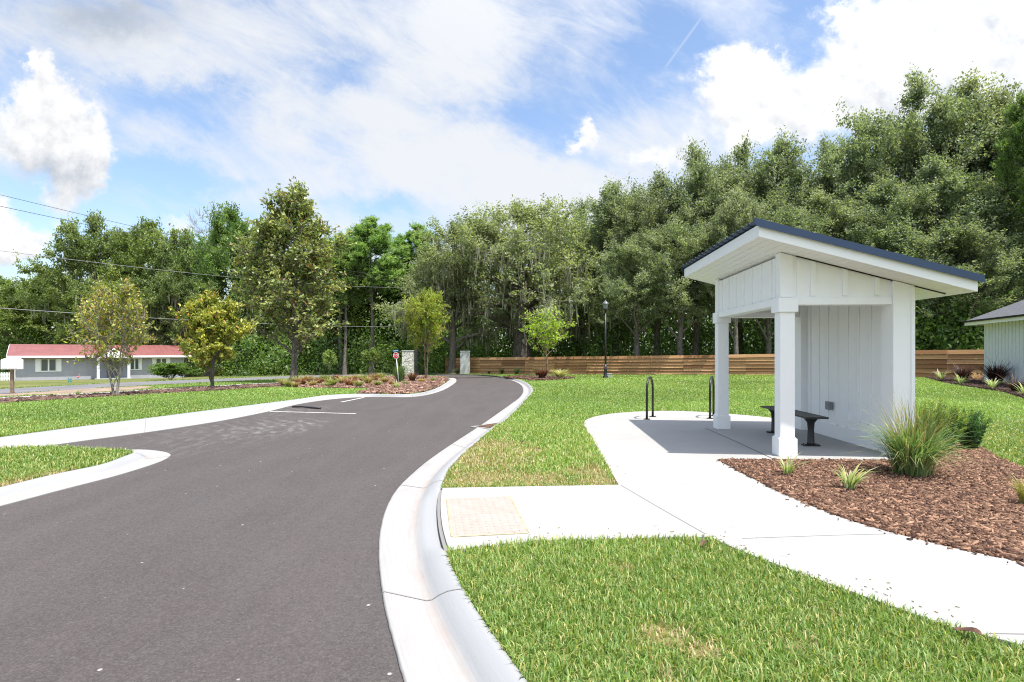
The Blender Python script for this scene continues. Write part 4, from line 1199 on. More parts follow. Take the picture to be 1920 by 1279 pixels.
    return dict(wood=(np.concatenate(wv), np.concatenate(wf)), leaf=(lv, lf, col), moss=ms, H=H, R=R)

def bark_fn(c0, c1):
    def fn(k, b, tc):
        mp = k.n('ShaderNodeMapping'); k.l(tc, mp.inputs[0]); mp.inputs['Scale'].default_value = (1, 1, .25)
        n = k.noise(mp.outputs[0], 11, 6, .7)
        k.l(k.mix(k.ss(n, .35, .68), c0, c1), b.inputs['Base Color'])
        bn = k.n('ShaderNodeBump'); bn.inputs['Strength'].default_value = .8; bn.inputs['Distance'].default_value = .03
        k.l(n, bn.inputs['Height']); k.l(bn.outputs[0], b.inputs['Normal'])
    return fn
M['bark'] = mat('grey_bark', (.15, .13, .11), .9, spec=.2, fn=bark_fn((.075, .062, .05), (.22, .20, .175)))
M['bark_pale'] = mat('pale_bark', (.3, .27, .23), .9, spec=.2, fn=bark_fn((.16, .14, .12), (.40, .37, .33)))
M['bark_tan'] = mat('tan_bark', (.3, .2, .13), .8, spec=.2, fn=bark_fn((.17, .10, .065), (.42, .31, .23)))
M['leaf'] = leaf_mat('leaf', trans=.46)
M['leaf_gloss'] = leaf_mat('glossy_leaf', trans=.25, rough=.42, ovar=.05)
M['mossm'] = leaf_mat('spanish_moss', trans=.3, rough=.9)
M['blade'] = leaf_mat('grass_blade', trans=.34, rough=.5, ovar=.04)

class Proto:
    """mesh data of one kind of tree, shared by its copies"""
    def __init__(s, name, bark, leafm, **kw):
        g = grow(**kw)
        s.H, s.R = g['H'], g['R']
        s.wood = np_mesh(name + '_trunk', *[g['wood'][0], [g['wood'][1]]], smooth=True); s.wood.materials.append(bark)
        s.crown = np_mesh(name + '_crown', g['leaf'][0], [g['leaf'][1]], g['leaf'][2]); s.crown.materials.append(leafm)
        s.moss = None
        if g['moss']:
            s.moss = np_mesh(name + '_moss', g['moss'][0], [g['moss'][1]], g['moss'][2]); s.moss.materials.append(M['mossm'])
    def place(s, name, x, y, H, R, label, cat='tree', group=None, rot=None, z=None):
        e = empty(name, (x, y, float(zg(x, y)) if z is None else z), rnd.uniform(0, 6.28) if rot is None else rot, label, cat, group)
        f = R / s.R
        e.scale = (f, f, H / s.H)
        link(bpy.data.objects.new('trunk', s.wood), e); link(bpy.data.objects.new('crown', s.crown), e)
        if s.moss: link(bpy.data.objects.new('hanging_moss', s.moss), e)
        return e

def at_depth(px, Y): 
    x = (px - CX) / F * Y
    return x, Y
def tree_px(proto, name, px, Y, top, hw, label, group=None, rot=None):
    x, y = at_depth(px, Y); z = float(zg(x, y))
    H = CH - (top - HY) / F * Y - z
    return proto.place(name, x, y, H * .94, hw * 1.1 / F * Y, label, 'tree', group, rot)

OAK0, OAK1 = (.135, .172, .108), (.29, .322, .22)
q = dict(limbs=24, subs=8, twigs=8, per=36, twig_len=1.35)
T = {}
T['laurel_a'] = Proto('laurel', M['bark'], M['leaf'], seed=1, H=20, R=5.2, crown0=3.6, r0=.38, env=env_plume, leaf=(.23, .115), rise=.7, c0=OAK0, c1=OAK1, **q)
T['laurel_b'] = Proto('laurel', M['bark'], M['leaf'], seed=2, H=20, R=5.0, crown0=2.8, r0=.34, env=env_plume, leaf=(.23, .115), rise=.75, c0=OAK0, c1=(.28, .315, .205), **dict(q, limbs=28, spread_=.38))
T['laurel_c'] = Proto('laurel', M['bark'], M['leaf'], seed=3, H=20, R=5.4, crown0=4.4, r0=.42, env=env_round, leaf=(.23, .115), rise=.6, c0=(.125, .165, .098), c1=(.285, .32, .208), **q)
T['broad_a'] = Proto('broad', M['bark'], M['leaf'], seed=4, H=16, R=6.0, crown0=2.2, r0=.4, env=env_round, leaf=(.27, .155), rise=.45, c0=(.095, .16, .04), c1=(.24, .31, .10), **dict(q, per=38, lobes=.28))
T['broad_b'] = Proto('broad', M['bark'], M['leaf'], seed=5, H=16, R=6.0, crown0=2.6, r0=.4, env=env_round, leaf=(.27, .155), rise=.5, c0=(.11, .16, .052), c1=(.255, .305, .125), **dict(q, per=36, limbs=22, lobes=.28), moss=420, moss_len=1.6)
T['live_a'] = Proto('live_oak', M['bark'], M['leaf'], seed=6, H=16, R=9.0, crown0=3.0, r0=.8, env=env_spread, leaf=(.22, .095), rise=.26, c0=(.165, .205, .11), c1=(.325, .365, .205), lobes=.12, flare=1.7,
                   **dict(q, limbs=34, subs=9, twigs=9, per=32), moss=2600, moss_len=1.35, droop=.2)
T['live_b'] = Proto('live_oak', M['bark'], M['leaf'], seed=7, H=16, R=7.5, crown0=2.8, r0=.55, env=env_spread, leaf=(.22, .095), rise=.32, c0=(.165, .205, .11), c1=(.32, .355, .205), lobes=.15,
                   **dict(q, limbs=30, subs=8, per=32), moss=1300, moss_len=1.2, droop=.16)
T['pine'] = Proto('pine', M['bark'], M['leaf'], seed=8, H=20, R=3.2, crown0=10.5, r0=.24, env=env_plume, leaf=(.36, .065), rise=.3, c0=(.125, .21, .055), c1=(.26, .35, .12),
                 limbs=34, subs=5, twigs=8, per=34, twig_len=.85, spread_=.36, topz=.97, wob=.0022)
T['sparse_mag'] = Proto('sparse_magnolia', M['bark_pale'], M['leaf_gloss'], seed=19, H=4.2, R=1.35, crown0=.35, r0=.085, env=env_round, leaf=(.14, .065), rise=.75, c0=(.20, .25, .04), c1=(.42, .40, .07), c2=(.42, .23, .05), c2p=.26,
                       limbs=20, subs=7, twigs=6, per=5, twig_len=.45, tubes_twig=True, stems=3, spread_=.42)
T['mag'] = Proto('yellow_magnolia', M['bark'], M['leaf_gloss'], seed=12, H=4.2, R=1.2, crown0=.2, r0=.075, env=env_round, leaf=(.17, .082), rise=.55, c0=(.18, .23, .04), c1=(.44, .43, .075), c2=(.42, .24, .05), c2p=.1,
                limbs=22, subs=7, twigs=8, per=13, twig_len=.36, tubes_twig=True, spread_=.38)
T['bigmag'] = Proto('tall_magnolia', M['bark'], M['leaf_gloss'], seed=13, H=11, R=3.3, crown0=1.3, r0=.17, env=env_cone, leaf=(.22, .10), rise=.42, c0=(.14, .195, .055), c1=(.40, .42, .13), c2=(.27, .16, .07), c2p=.12,
                   limbs=44, subs=8, twigs=7, per=10, twig_len=.62, tubes_twig=True, spread_=.38, topz=.95, wob=.003, cvar=.35, lobes=.32)
T['crape'] = Proto('crape_myrtle', M['bark_tan'], M['leaf'], seed=14, H=5.6, R=1.6, crown0=1.2, r0=.09, env=env_vase, leaf=(.15, .075), rise=.85, c0=(.20, .30, .03), c1=(.42, .45, .07), c2=(.44, .33, .07), c2p=.08,
                  limbs=20, subs=7, twigs=7, per=12, twig_len=.5, tubes_twig=True, stems=2, spread_=.42)
T['young'] = Proto('young_elm', M['bark_tan'], M['leaf'], seed=15, H=3.8, R=1.25, crown0=1.0, r0=.05, env=env_vase, leaf=(.14, .07), rise=.85, c0=(.20, .38, .03), c1=(.38, .54, .07),
                  limbs=15, subs=5, twigs=4, per=6, twig_len=.42, tubes_twig=True, spread_=.42, topz=.8)
T['sapling'] = Proto('sapling', M['bark'], M['leaf'], seed=16, H=2.6, R=.6, crown0=.7, r0=.035, env=env_round, leaf=(.13, .07), rise=.6, c0=(.13, .22, .05), c1=(.3, .38, .13),
                    limbs=12, subs=4, twigs=5, per=11, twig_len=.3, tubes_twig=True)
T['bush'] = Proto('bush', M['bark'], M['leaf'], seed=17, H=3.0, R=1.8, crown0=.1, r0=.06, env=env_round, leaf=(.2, .11), rise=.7, c0=(.06, .13, .024), c1=(.16, .25, .06),
                 limbs=18, subs=6, twigs=7, per=14, twig_len=.6, stems=3)
T['snag'] = Proto('dead_tree', M['bark_pale'], M['leaf'], seed=18, H=16, R=2.3, crown0=10.5, r0=.27, env=env_vase, leaf=(.08, .03), rise=.9, c0=(.1, .1, .06), c1=(.15, .14, .1),
                 limbs=12, subs=5, twigs=5, per=1, twig_len=.5, tubes_twig=True, topz=.93)

# ---- the row of oaks behind the wooden fence, left to right
GR = 'tall oaks behind the wooden fence'
for (kd, px, Y, top, hw, lb) in (
    ('laurel_b', 1158, 54, 335, 78, 'dark green oak rising directly above the street lamp, next to the pale live oaks'),
    ('laurel_c', 1232, 51, 322, 80, 'dark oak with exposed trunk, between street lamp and the bike racks'),
    ('laurel_c', 1305, 50, 268, 85, 'tall oak above the bike rack standing clear on the pad'),
    ('laurel_c', 1388, 52, 258, 82, 'oak with pointed top just left of the shelter roof peak'),
    ('laurel_a', 1470, 50, 246, 85, 'oak with pointed top rising straight above the shelter roof peak'),
    ('laurel_c', 1552, 51, 258, 80, 'oak behind the upper slope of the shelter roof'),
    ('laurel_c', 1630, 48, 205, 90, 'tall oak behind the middle of the shelter roof'),
    ('laurel_c', 1712, 47, 138, 105, 'tallest oak of all, towering above the low end of the shelter roof'),
    ('laurel_a', 1812, 47, 133, 112, 'second of the two tallest oaks, between shelter roof and white house'),
    ('laurel_b', 1905, 44, 188, 100, 'big oak overhanging the roof of the white house'),
    ('laurel_c', 2010, 43, 210, 110, 'oak at the picture edge behind the white house roof'),
    ('laurel_b', 1665, 42, 400, 95, 'shorter bushy oak hidden low behind the shelter roof'),
    ('laurel_c', 1195, 47, 430, 70, 'low rounded oak in front of the row just beyond the street lamp'),
    ('laurel_c', 1275, 46, 385, 75, 'rounded oak in front of the row above the clear standing bike rack'),
    ('laurel_b', 1440, 45, 365, 80, 'oak in front of the row hidden low behind the shelter roof peak'),
    ('laurel_c', 1545, 45, 350, 85, 'oak in front of the row over the middle of the roof slope'),
    ('laurel_c', 1745, 43, 290, 95, 'rounded oak in front of the two tallest ones'),
    ('laurel_a', 1860, 41, 330, 95, 'oak in front of the row just above the white house eave'),
    ('laurel_c', 1345, 48, 330, 75, 'oak in front of the row left of the shelter roof edge'),
    ('laurel_c', 1650, 45, 300, 85, 'rounded oak in front of the row over the lower roof slope'),
    ('laurel_c', 1790, 40, 395, 95, 'shorter dark oak between the shelter wall and the white house')):
    tree_px(T[kd], 'oak_tree', px, Y, top, hw, lb, GR)
tree_px(T['laurel_a'], 'oak_tree', 1380, 43.0, 345, 62, 'slim grey trunked oak standing in front of the fence beside the shelter post')
# ---- pale live oaks hung with moss
GL = 'live oaks hung with moss'
for (kd, px, Y, top, hw, lb) in (
    ('live_a', 980, 58, 366, 200, 'broad live oak with thick dark trunk and grey hanging moss, centre of the tree line'),
    ('live_b', 1088, 64, 372, 120, 'pale feathery live oak between the thick trunked one and the street lamp'),
    ('live_b', 848, 56, 415, 88, 'grey green live oak with moss above the smooth gate pillar'),
    ('live_b', 1128, 57, 455, 66, 'lower mossy live oak crown just beside the street lamp')):
    tree_px(T[kd], 'live_oak', px, Y, top, hw, lb, GL)
# ---- pines
for (px, Y, top, hw, lb) in ((696, 57, 397, 52, 'pine with tall bare trunk behind the stop sign, crown against the sky'), (778, 66, 410, 50, 'pine crown rising above the utility pole'),
                             (640, 62, 428, 50, 'pine partly hidden behind the big brown green magnolia'), (1942, 38, 128, 48, 'pine at the picture edge beyond the white house'), (735, 68, 470, 46, 'shorter pine between the two crowned pines')):
    tree_px(T['pine'], 'pine_tree', px, Y, top, hw, lb, 'pines in the tree line')
# ---- broad crowns behind the red roofed house
GB = 'trees behind the red roofed house'
for (kd, px, Y, top, hw, lb) in (
    ('broad_a', 20, 76, 520, 75, 'low green tree at the picture edge behind the red roof\'s near end'),
    ('broad_a', 92, 72, 498, 70, 'rounded green tree behind the near end of the red roof'),
    ('broad_b', 178, 68, 404, 74, 'tall tree with stepped crown, first high crown from the picture edge'),
    ('broad_a', 282, 68, 406, 78, 'tall domed green tree above the bare topped magnolia'),
    ('broad_b', 352, 66, 440, 60, 'mossy tree under the dead snag'),
    ('broad_a', 440, 64, 384, 70, 'tall green tree between dead snag and the big magnolia'),
    ('broad_b', 500, 66, 440, 66, 'green tree half hidden behind the big magnolia'),
    ('broad_a', 225, 60, 520, 70, 'lower leafy tree behind the middle of the red roof'),
    ('broad_b', 330, 58, 500, 64, 'lower mossy tree at the far end of the red roof'),
    ('broad_a', 600, 66, 470, 62, 'green tree behind the far side of the big magnolia'),
    ('broad_a', 740, 70, 520, 66, 'dense dark green tree behind the stop sign'),
    ('broad_a', 660, 68, 520, 62, 'dense leafy tree beside the tall bare pine trunk'),
    ('broad_b', 820, 72, 500, 60, 'leafy tree behind the yellow green crape myrtle')):
    tree_px(T[kd], 'broadleaf_tree', px, Y, top, hw, lb, GB if px < 620 else None)
tree_px(T['snag'], 'dead_tree', 388, 66, 364, 38, 'bare grey dead tree top sticking out of the green crowns')
# ---- planted trees along the road
def base_px(proto, name, px, pb, top, hw, label, group=None, rot=None):
    x, y = G(px, pb); return proto.place(name, x, y, (pb - top) * y / F * .95, hw * .82 * y / F, label, 'tree', group, rot)
base_px(T['sparse_mag'], 'magnolia_tree', 216, 743, 530, 66, 'thin half bare magnolia with yellow leaves and twiggy top', rot=.6)
base_px(T['mag'], 'magnolia_tree', 398, 728, 546, 58, 'small round magnolia with dense yellow green leaves', rot=2.2)
base_px(T['bigmag'], 'magnolia_tree', 551, 716.5, 340, 140, 'tall pointed magnolia with brown and green leaves', rot=1.0)
base_px(T['crape'], 'crape_myrtle', 799, 712.5, 543, 40, 'yellow green crape myrtle with tan trunks in the island bed', rot=.4)
base_px(T['young'], 'young_tree', 1026, 705, 583, 56, 'young bright green tree with pale trunk in front of the fence', rot=2.0)
base_px(T['sapling'], 'sapling', 617, 706, 655, 14, 'slim dark stemmed sapling between the big magnolia and the pine trunk')
base_px(T['sapling'], 'sapling', 697, 703, 652, 20, 'small leafy sapling in front of the tall bare pine trunk')
# trunk of a brown pine beside the sapling, and roadside bushes
tree_px(T['pine'], 'pine_tree', 646, 56, 450, 40, 'pine with brown trunk showing under the big magnolia')
for i, (px, pb, top, hw, lb) in enumerate(((500, 697, 640, 42, 'pale green roadside bush behind the tall magnolia trunk'), (320, 712, 684, 34, 'dark round bush at the far end of the grey house'),
                                       (575, 697, 650, 40, 'green bush just past the tall magnolia trunk'), (740, 694.5, 640, 40, 'dark bush behind the stop sign'),
                                       (860, 695, 640, 40, 'bright green bush above the smooth gate pillar'), (820, 694.5, 655, 34, 'leafy bush between the gate pillars'))):
    x, y = G(px, pb); T['bush'].place('bush', x, y, (pb - top) * y / F, hw * y / F, lb, 'bush', 'bushes along the far roadside')

# ---- undergrowth and far woods: masses nobody could count
def leaf_mass(name, spec, seed, leaf, c0, c1, per=26):
    rng = np.random.default_rng(seed); Cs, Ws = [], []
    for (pa, pb, Ya, Yb, za, zb, n, r) in spec:
        u = rng.random(n); Y = Ya + (Yb - Ya) * rng.random(n); px = pa + (pb - pa) * u
        x = (px - CX) / F * Y
        top = za + (zb - za) * rng.random(n) ** 1.3
        c = np.stack([x, Y, zg(x, Y) + top], 1)
        p = c[:, None] + rng.normal(0, 1, (n, per, 3)) * np.array([r, r, r * .7])
        p[:, :, 2] = np.maximum(p[:, :, 2], zg(p[:, :, 0], p[:, :, 1]) + .05)
        Cs.append(p.reshape(-1, 3)); Ws.append(np.repeat(rng.random(n), per))
    C = np.concatenate(Cs); g = np.clip(np.concatenate(Ws) * .7 + rng.normal(0, .2, len(C)) + .15, 0, 1)[:, None]
    A = unit(rng.normal(0, 1, C.shape) + np.array([0, 0, -.3])); s_ = rng.uniform(.6, 1.35, len(C))
    v, f = leaves(C, A, leaf[1] * s_, leaf[0] * s_, rng, .06)
    col = np.repeat((np.array(c0) * (1 - g) + np.array(c1) * g) * rng.uniform(.75, 1.25, (len(C), 1)), 4, 0)
    o = np_obj(name, v, [f], M['leaf'], None, col); tag(o, kind='stuff'); return o
o = leaf_mass('undergrowth', [(850, 1120, 60, 70, .2, 4.5, 420, .8), (1120, 1460, 50, 60, .2, 6.0, 620, .8), (1440, 1960, 44, 54, .2, 7.5, 800, .8),
                          (420, 860, 62, 74, .2, 7, 1100, .8), (420, 900, 56, 63, .1, 4.2, 190, .6), (-120, 430, 68, 80, .2, 6, 700, 1.0), (1700, 1960, 38.5, 42, .2, 5.0, 420, .6)], 41, (.30, .17), (.065, .125, .03), (.20, .28, .085), 34)
tag(o, 'dark leafy undergrowth filling the gaps below the trees', 'undergrowth')
o = leaf_mass('woods', [(-260, 560, 88, 100, .5, 12, 900, 1.6), (540, 900, 84, 96, .5, 11, 520, 1.5), (860, 1180, 80, 92, .5, 11, 420, 1.5), (1120, 2150, 62, 80, .5, 15, 1500, 1.5)], 42, (.5, .30), (.04, .075, .022), (.11, .16, .05), 34)
tag(o, 'mass of farther woods behind the tree line', 'woods')
# ================================================================== tufts, flax lilies, shrubs
def tuft(seed, n, h, spread, w, c0, c1, arch=.6, r0=.05, segs=5, up=1.0, c2=None, c2p=0):
    """arching blades from one crown"""
    rng = np.random.default_rng(seed)
    az = rng.uniform(0, 2 * np.pi, n); L = h * rng.uniform(.55, 1.15, n); sp = spread * rng.uniform(.1, 1.1, n) ** .8
    base = np.stack([np.cos(az + rng.normal(0, .6, n)) * r0 * rng.random(n) ** .5, np.sin(az + rng.normal(0, .6, n)) * r0 * rng.random(n) ** .5, np.full(n, -.01)], 1)
    t = np.linspace(0, 1, segs)
    hd = np.stack([np.cos(az), np.sin(az), np.zeros(n)], 1)
    a = arch * rng.uniform(.5, 1.3, n)
    zc = (up * t[None] - a[:, None] * np.maximum(t[None] - .35, 0) ** 2 * 1.2)
    P = base[:, None] + hd[:, None] * (sp[:, None] * L[:, None] * (.35 * t + .65 * t ** 2)[None])[:, :, None]
    P[:, :, 2] += L[:, None] * zc
    P[:, 1:, :2] += np.cumsum(rng.normal(0, .012, (n, segs - 1, 2)), 1) * h
    side = np.stack([-np.sin(az), np.cos(az), np.zeros(n)], 1)
    side = unit(side + rng.normal(0, .25, (n, 3)))
    wq = np.array([.7, 1, .9, .6, .06]) if segs == 5 else np.linspace(1, .06, segs)
    e = side[:, None] * (w * rng.uniform(.6, 1.3, n)[:, None] * wq)[:, :, None] / 2
    V = np.stack([P - e, P + e], 2).reshape(-1, 3)
    ii = np.arange(n * segs * 2).reshape(n, segs, 2)
    Fc = np.stack([ii[:, :-1, 0], ii[:, :-1, 1], ii[:, 1:, 1], ii[:, 1:, 0]], -1).reshape(-1, 4)
    g = rng.random((n, 1)); col = np.array(c0) * (1 - g) + np.array(c1) * g
    if c2 is not None:
        s_ = rng.random(n) < c2p; col[s_] = np.array(c2) * rng.uniform(.7, 1.2, (s_.sum(), 1))
    return V, Fc, np.repeat(col, segs * 2, 0)
def join(*parts):
    V, Fc, C, b = [], [], [], 0
    for v, f, c in parts: V.append(v); Fc.append(f + b); C.append(c); b += len(v)
    return np.concatenate(V), np.concatenate(Fc), np.concatenate(C)
def plant(name, parts, loc, label, cat, group=None, m=None, rot=None):
    V, Fc, C = join(*parts)
    o = np_obj(name, V, [Fc], m or M['blade'], None, C); o.location = loc; o.rotation_euler = (0, 0, rnd.uniform(0, 6) if rot is None else rot)
    return tag(o, label, cat, group)
def gz(px, py, dz=0.0):
    x, y = G(px, py); return (x, y, float(zg(x, y)) + dz)
GRN0, GRN1 = (.10, .18, .055), (.25, .35, .15)
# big clumping grass
P0 = gz(1712, 893)
plant('clump_grass', [tuft(101, 680, .80, .72, .012, GRN0, GRN1, .75, .15, c2=(.34, .30, .16), c2p=.12), tuft(102, 260, 1.0, .35, .008, (.10, .15, .035), (.26, .28, .10), .25, .13, c2=(.33, .24, .13), c2p=.3), tuft(104, 150, .62, 1.25, .010, (.22, .27, .10), (.44, .42, .22), 1.05, .16, c2=(.36, .29, .15), c2p=.25), tuft(103, 60, 1.12, .62, .007, (.2, .2, .08), (.34, .26, .14), .45, .12)],
      P0, 'big green clump of ornamental grass at the shelter corner', 'ornamental grass')
# striped flax lilies
def flax(px, py, h, label, seed, n=34, group='striped flax lilies', dz=.0):
    sc = G(px, py)[1]
    hh = h * sc / F
    return plant('flax_lily', [tuft(seed, n, hh * 1.05, .75, hh * .065, (.36, .42, .20), (.62, .63, .42), .5, .05 * hh + .02), tuft(seed + 1, n, hh * .9, .95, hh * .05, (.14, .24, .06), (.27, .36, .12), .6, .06 * hh + .02)], gz(px, py, dz), label, 'flax lily', group)
flax(1476, 892, 50, 'smaller striped flax lily in the mulch below the near shelter post', 111, 20)
flax(1593, 920, 62, 'larger striped flax lily in the mulch between path and grass clump', 121, 28)
for (px, py, h, lb, sd) in ((743, 730, 20, 'striped flax lily at the foot of the stop sign', 131), (1764, 713, 22, 'pale flax lily against the fence near the white house', 141), (1801, 722, 25, 'flax lily in front of the first purple grass', 151), (1860, 731, 28, 'flax lily in front of the second purple grass', 161), (1922, 744, 30, 'flax lily at the picture edge beside the white house', 171),
                            (146, 741, 13, 'tiny flax lily in the mulch strip left of the half bare magnolia', 181), (300, 732, 12, 'tiny flax lily in the mulch strip right of the half bare magnolia', 191)):
    flax(px, py, h, lb, sd, 22)
# needle leaved shrubs beside the shelter
def needle_shrub(seed, h, r, n_sh, c0, c1, tipc):
    rng = np.random.default_rng(seed)
    az = rng.uniform(0, 6.28, n_sh); lean = rng.random(n_sh) ** .6; L = h * rng.uniform(.45, 1.0, n_sh) * (1 - .35 * lean)
    b = np.stack([np.cos(az) * r * .25 * lean, np.sin(az) * r * .25 * lean, rng.uniform(0, .25, n_sh) * h], 1)
    d_ = unit(np.stack([np.cos(az) * lean * r / h * 1.1, np.sin(az) * lean * r / h * 1.1, np.ones(n_sh)], 1) + rng.normal(0, .12, (n_sh, 3)))
    L = np.minimum(L, (h - b[:, 2]))
    per = 95
    u = rng.random((n_sh, per)); 
    C = b[:, None] + d_[:, None] * (L[:, None] * u)[:, :, None]
    A = unit(rng.normal(0, .8, (n_sh, per, 3)) + d_[:, None] * .75)
    ln = .075 * (1 - .35 * u) * rng.uniform(.7, 1.2, u.shape)
    C = C + A * ln[:, :, None] / 2
    tip = (np.clip((u - .8) / .2, 0, 1) * (rng.random((n_sh, 1)) < .55))[:, :, None]
    g = rng.random((n_sh, per, 1)); col = (np.array(c0) * (1 - g) + np.array(c1) * g) * (1 - tip) + np.array(tipc) * tip
    v, f = leaves(C.reshape(-1, 3), A.reshape(-1, 3), np.full(n_sh * per, .011), ln.ravel(), rng)
    return v, f, np.repeat(col.reshape(-1, 3), 4, 0)
plant('podocarpus_shrub', [needle_shrub(201, .66, .30, 90, (.03, .085, .035), (.08, .16, .065), (.22, .33, .05))], gz(1818, 843), 'dark needle leaved shrub with yellow green tips beyond the grass clump', 'shrub', None, M['leaf'])
plant('podocarpus_shrub', [needle_shrub(202, .80, .36, 100, (.08, .16, .03), (.17, .27, .06), (.34, .42, .05))], gz(1762, 846), 'yellow green needle leaved shrub right behind the grass clump', 'shrub', None, M['leaf'])
# grass at the picture edge
plant('clump_grass', [tuft(211, 160, .34, .5, .008, (.16, .17, .04), (.36, .30, .10), .5, .07)], gz(1932, 950), 'yellowish grass tuft on the mulch at the picture edge', 'ornamental grass')
# purple fountain grasses by the white house
def purple(px, py, h, lb, seed):
    s_ = G(px, py)[1] / F * h
    plant('purple_grass', [tuft(seed, 330, s_ * .8, .8, .014 * s_ + .006, (.022, .010, .014), (.07, .028, .035), .6, .12 * s_), tuft(seed + 1, 46, s_ * 1.35, 1.0, .012, (.05, .02, .022), (.16, .08, .06), .85, .1 * s_, up=1.05)], gz(px, py), lb, 'purple grass', 'purple grasses by the white house')
purple(1806, 715, 44, 'dark purple fountain grass nearest the fence by the white house', 221)
purple(1868, 722, 62, 'large dark purple fountain grass with arching plumes against the white wall', 231)
purple(1905, 737, 34, 'low dark purple mound at the front of the white house bed', 241)
o = plant('tan_grass', [tuft(251, 60, .75, 1.3, .016, (.42, .24, .15), (.55, .36, .22), .75, .12)], gz(1832, 713), 'tan plumed grass between the two dark purple grasses', 'ornamental grass')
# bed round the young tree
def tuft_px(px, py, h, n, c0, c1, lb, seed, name='ornamental_grass', spread=.7, arch=.6, w=.035, group=None, cat='ornamental grass'):
    s_ = G(px, py)[1] / F * h
    return plant(name, [tuft(seed, n, s_, spread, w * s_, c0, c1, arch, .16 * s_)], gz(px, py), lb, cat, group)
tuft_px(1017, 711, 26, 240, (.07, .03, .022), (.20, .085, .06), 'reddish brown grass clump at the foot of the young tree', 301, spread=.8, w=.05)
tuft_px(1050, 711.5, 24, 300, (.30, .34, .12), (.50, .48, .26), 'pale variegated clump beside the young tree', 303, spread=1.0, w=.045)
tuft_px(1009, 706, 22, 160, (.035, .07, .02), (.09, .14, .04), 'dark green grass clump behind the reddish one', 305)
for i, (px, py, h, lb) in enumerate(((969, 702.5, 17, 'dark green clump at the fence, nearest the young tree'), (941, 701.5, 15, 'dark green clump at the fence, midway between pillar and young tree'), (917, 701.5, 9, 'tiny clump at the fence, nearest the smooth pillar'), (858, 701, 13, 'dark clump at the fence left of the smooth pillar'))):
    tuft_px(px, py, h, 120, (.025, .05, .018), (.07, .12, .035), lb, 310 + i, 'shrub_clump', group='dark clumps along the fence', cat='shrub')
# island bed tufts
TAN = ((.24, .18, .08), (.44, .34, .17)); RED = ((.18, .085, .05), (.36, .19, .11)); GRE = ((.15, .20, .05), (.32, .35, .13))
isl = [(528, 722, 12, GRE, 'green tuft right at the foot of the big magnolia'), (541, 727, 13, GRE, 'bright green tuft before the big magnolia trunk'), (566, 724, 15, RED, 'reddish tuft just past the big magnolia trunk'), (585, 727, 13, TAN, 'tan tuft second past the big magnolia trunk'),
       (598, 722, 14, RED, 'red brown tuft between big magnolia and slim sapling'), (622, 726, 16, GRE, 'green tuft in front of the slim sapling'), (640, 721, 15, TAN, 'tan tuft just right of the slim sapling'), (655, 726, 16, RED, 'red brown tuft halfway along the island bed'),
       (672, 727, 13, GRE, 'green tuft near the grass strip in the island bed'), (690, 722, 15, TAN, 'tan tuft below the leafy sapling'), (708, 726, 12, GRE, 'green tuft just past the leafy sapling'), (722, 720, 13, TAN, 'tan tuft left of the stop sign'),
       (760, 722, 9, GRE, 'small yellow green tuft just right of the stop sign'), (791, 718, 10, ((.30, .22, .05), (.45, .36, .10)), 'yellow tuft at the foot of the crape myrtle'), (812, 716, 9, GRE, 'small green tuft nearest the tip of the island'), (800, 729, 6, GRE, 'tiny green tuft close to the island kerb'),
       (533, 725, 13, TAN, 'tan tuft between the two green tufts at the big magnolia'), (555, 720, 14, GRE, 'green tuft behind the big magnolia trunk'), (576, 719, 15, TAN, 'tan tuft at the back of the bed beside the big magnolia'), (608, 718, 15, GRE, 'green tuft at the back of the bed left of the slim sapling'),
       (630, 717, 14, RED, 'reddish tuft at the back of the bed right of the slim sapling'), (663, 718, 15, TAN, 'tan tuft at the back of the bed halfway along'), (680, 716, 14, GRE, 'green tuft at the back of the bed left of the leafy sapling'), (702, 716, 14, RED, 'reddish tuft at the back of the bed right of the leafy sapling'),
       (715, 713, 13, GRE, 'green tuft at the back of the bed nearest the stop sign'), (735, 724, 12, RED, 'reddish tuft just left of the stop sign foot'), (612, 727.5, 10, GRE, 'low green tuft on the bed edge before the slim sapling'), (553, 727.5, 11, TAN, 'low tan tuft on the bed edge by the big magnolia')]
for i, (px, py, h, c, lb) in enumerate(isl): tuft_px(px, py, h * (1.35 if px < 730 else 1.1), 190, c[0], c[1], lb, 330 + i, spread=.9, w=.06, group='grass tufts in the island bed')
tuft_px(750, 719, 40, 260, (.07, .12, .035), (.18, .24, .08), 'tall green grass clump behind the stop sign pole', 360, spread=.4, arch=.3, w=.022)
tuft_px(773, 717, 24, 240, (.09, .045, .03), (.22, .12, .075), 'brown grass clump in front of the stone pillar', 362, spread=.6, w=.04)
for i in range(26):
    pass
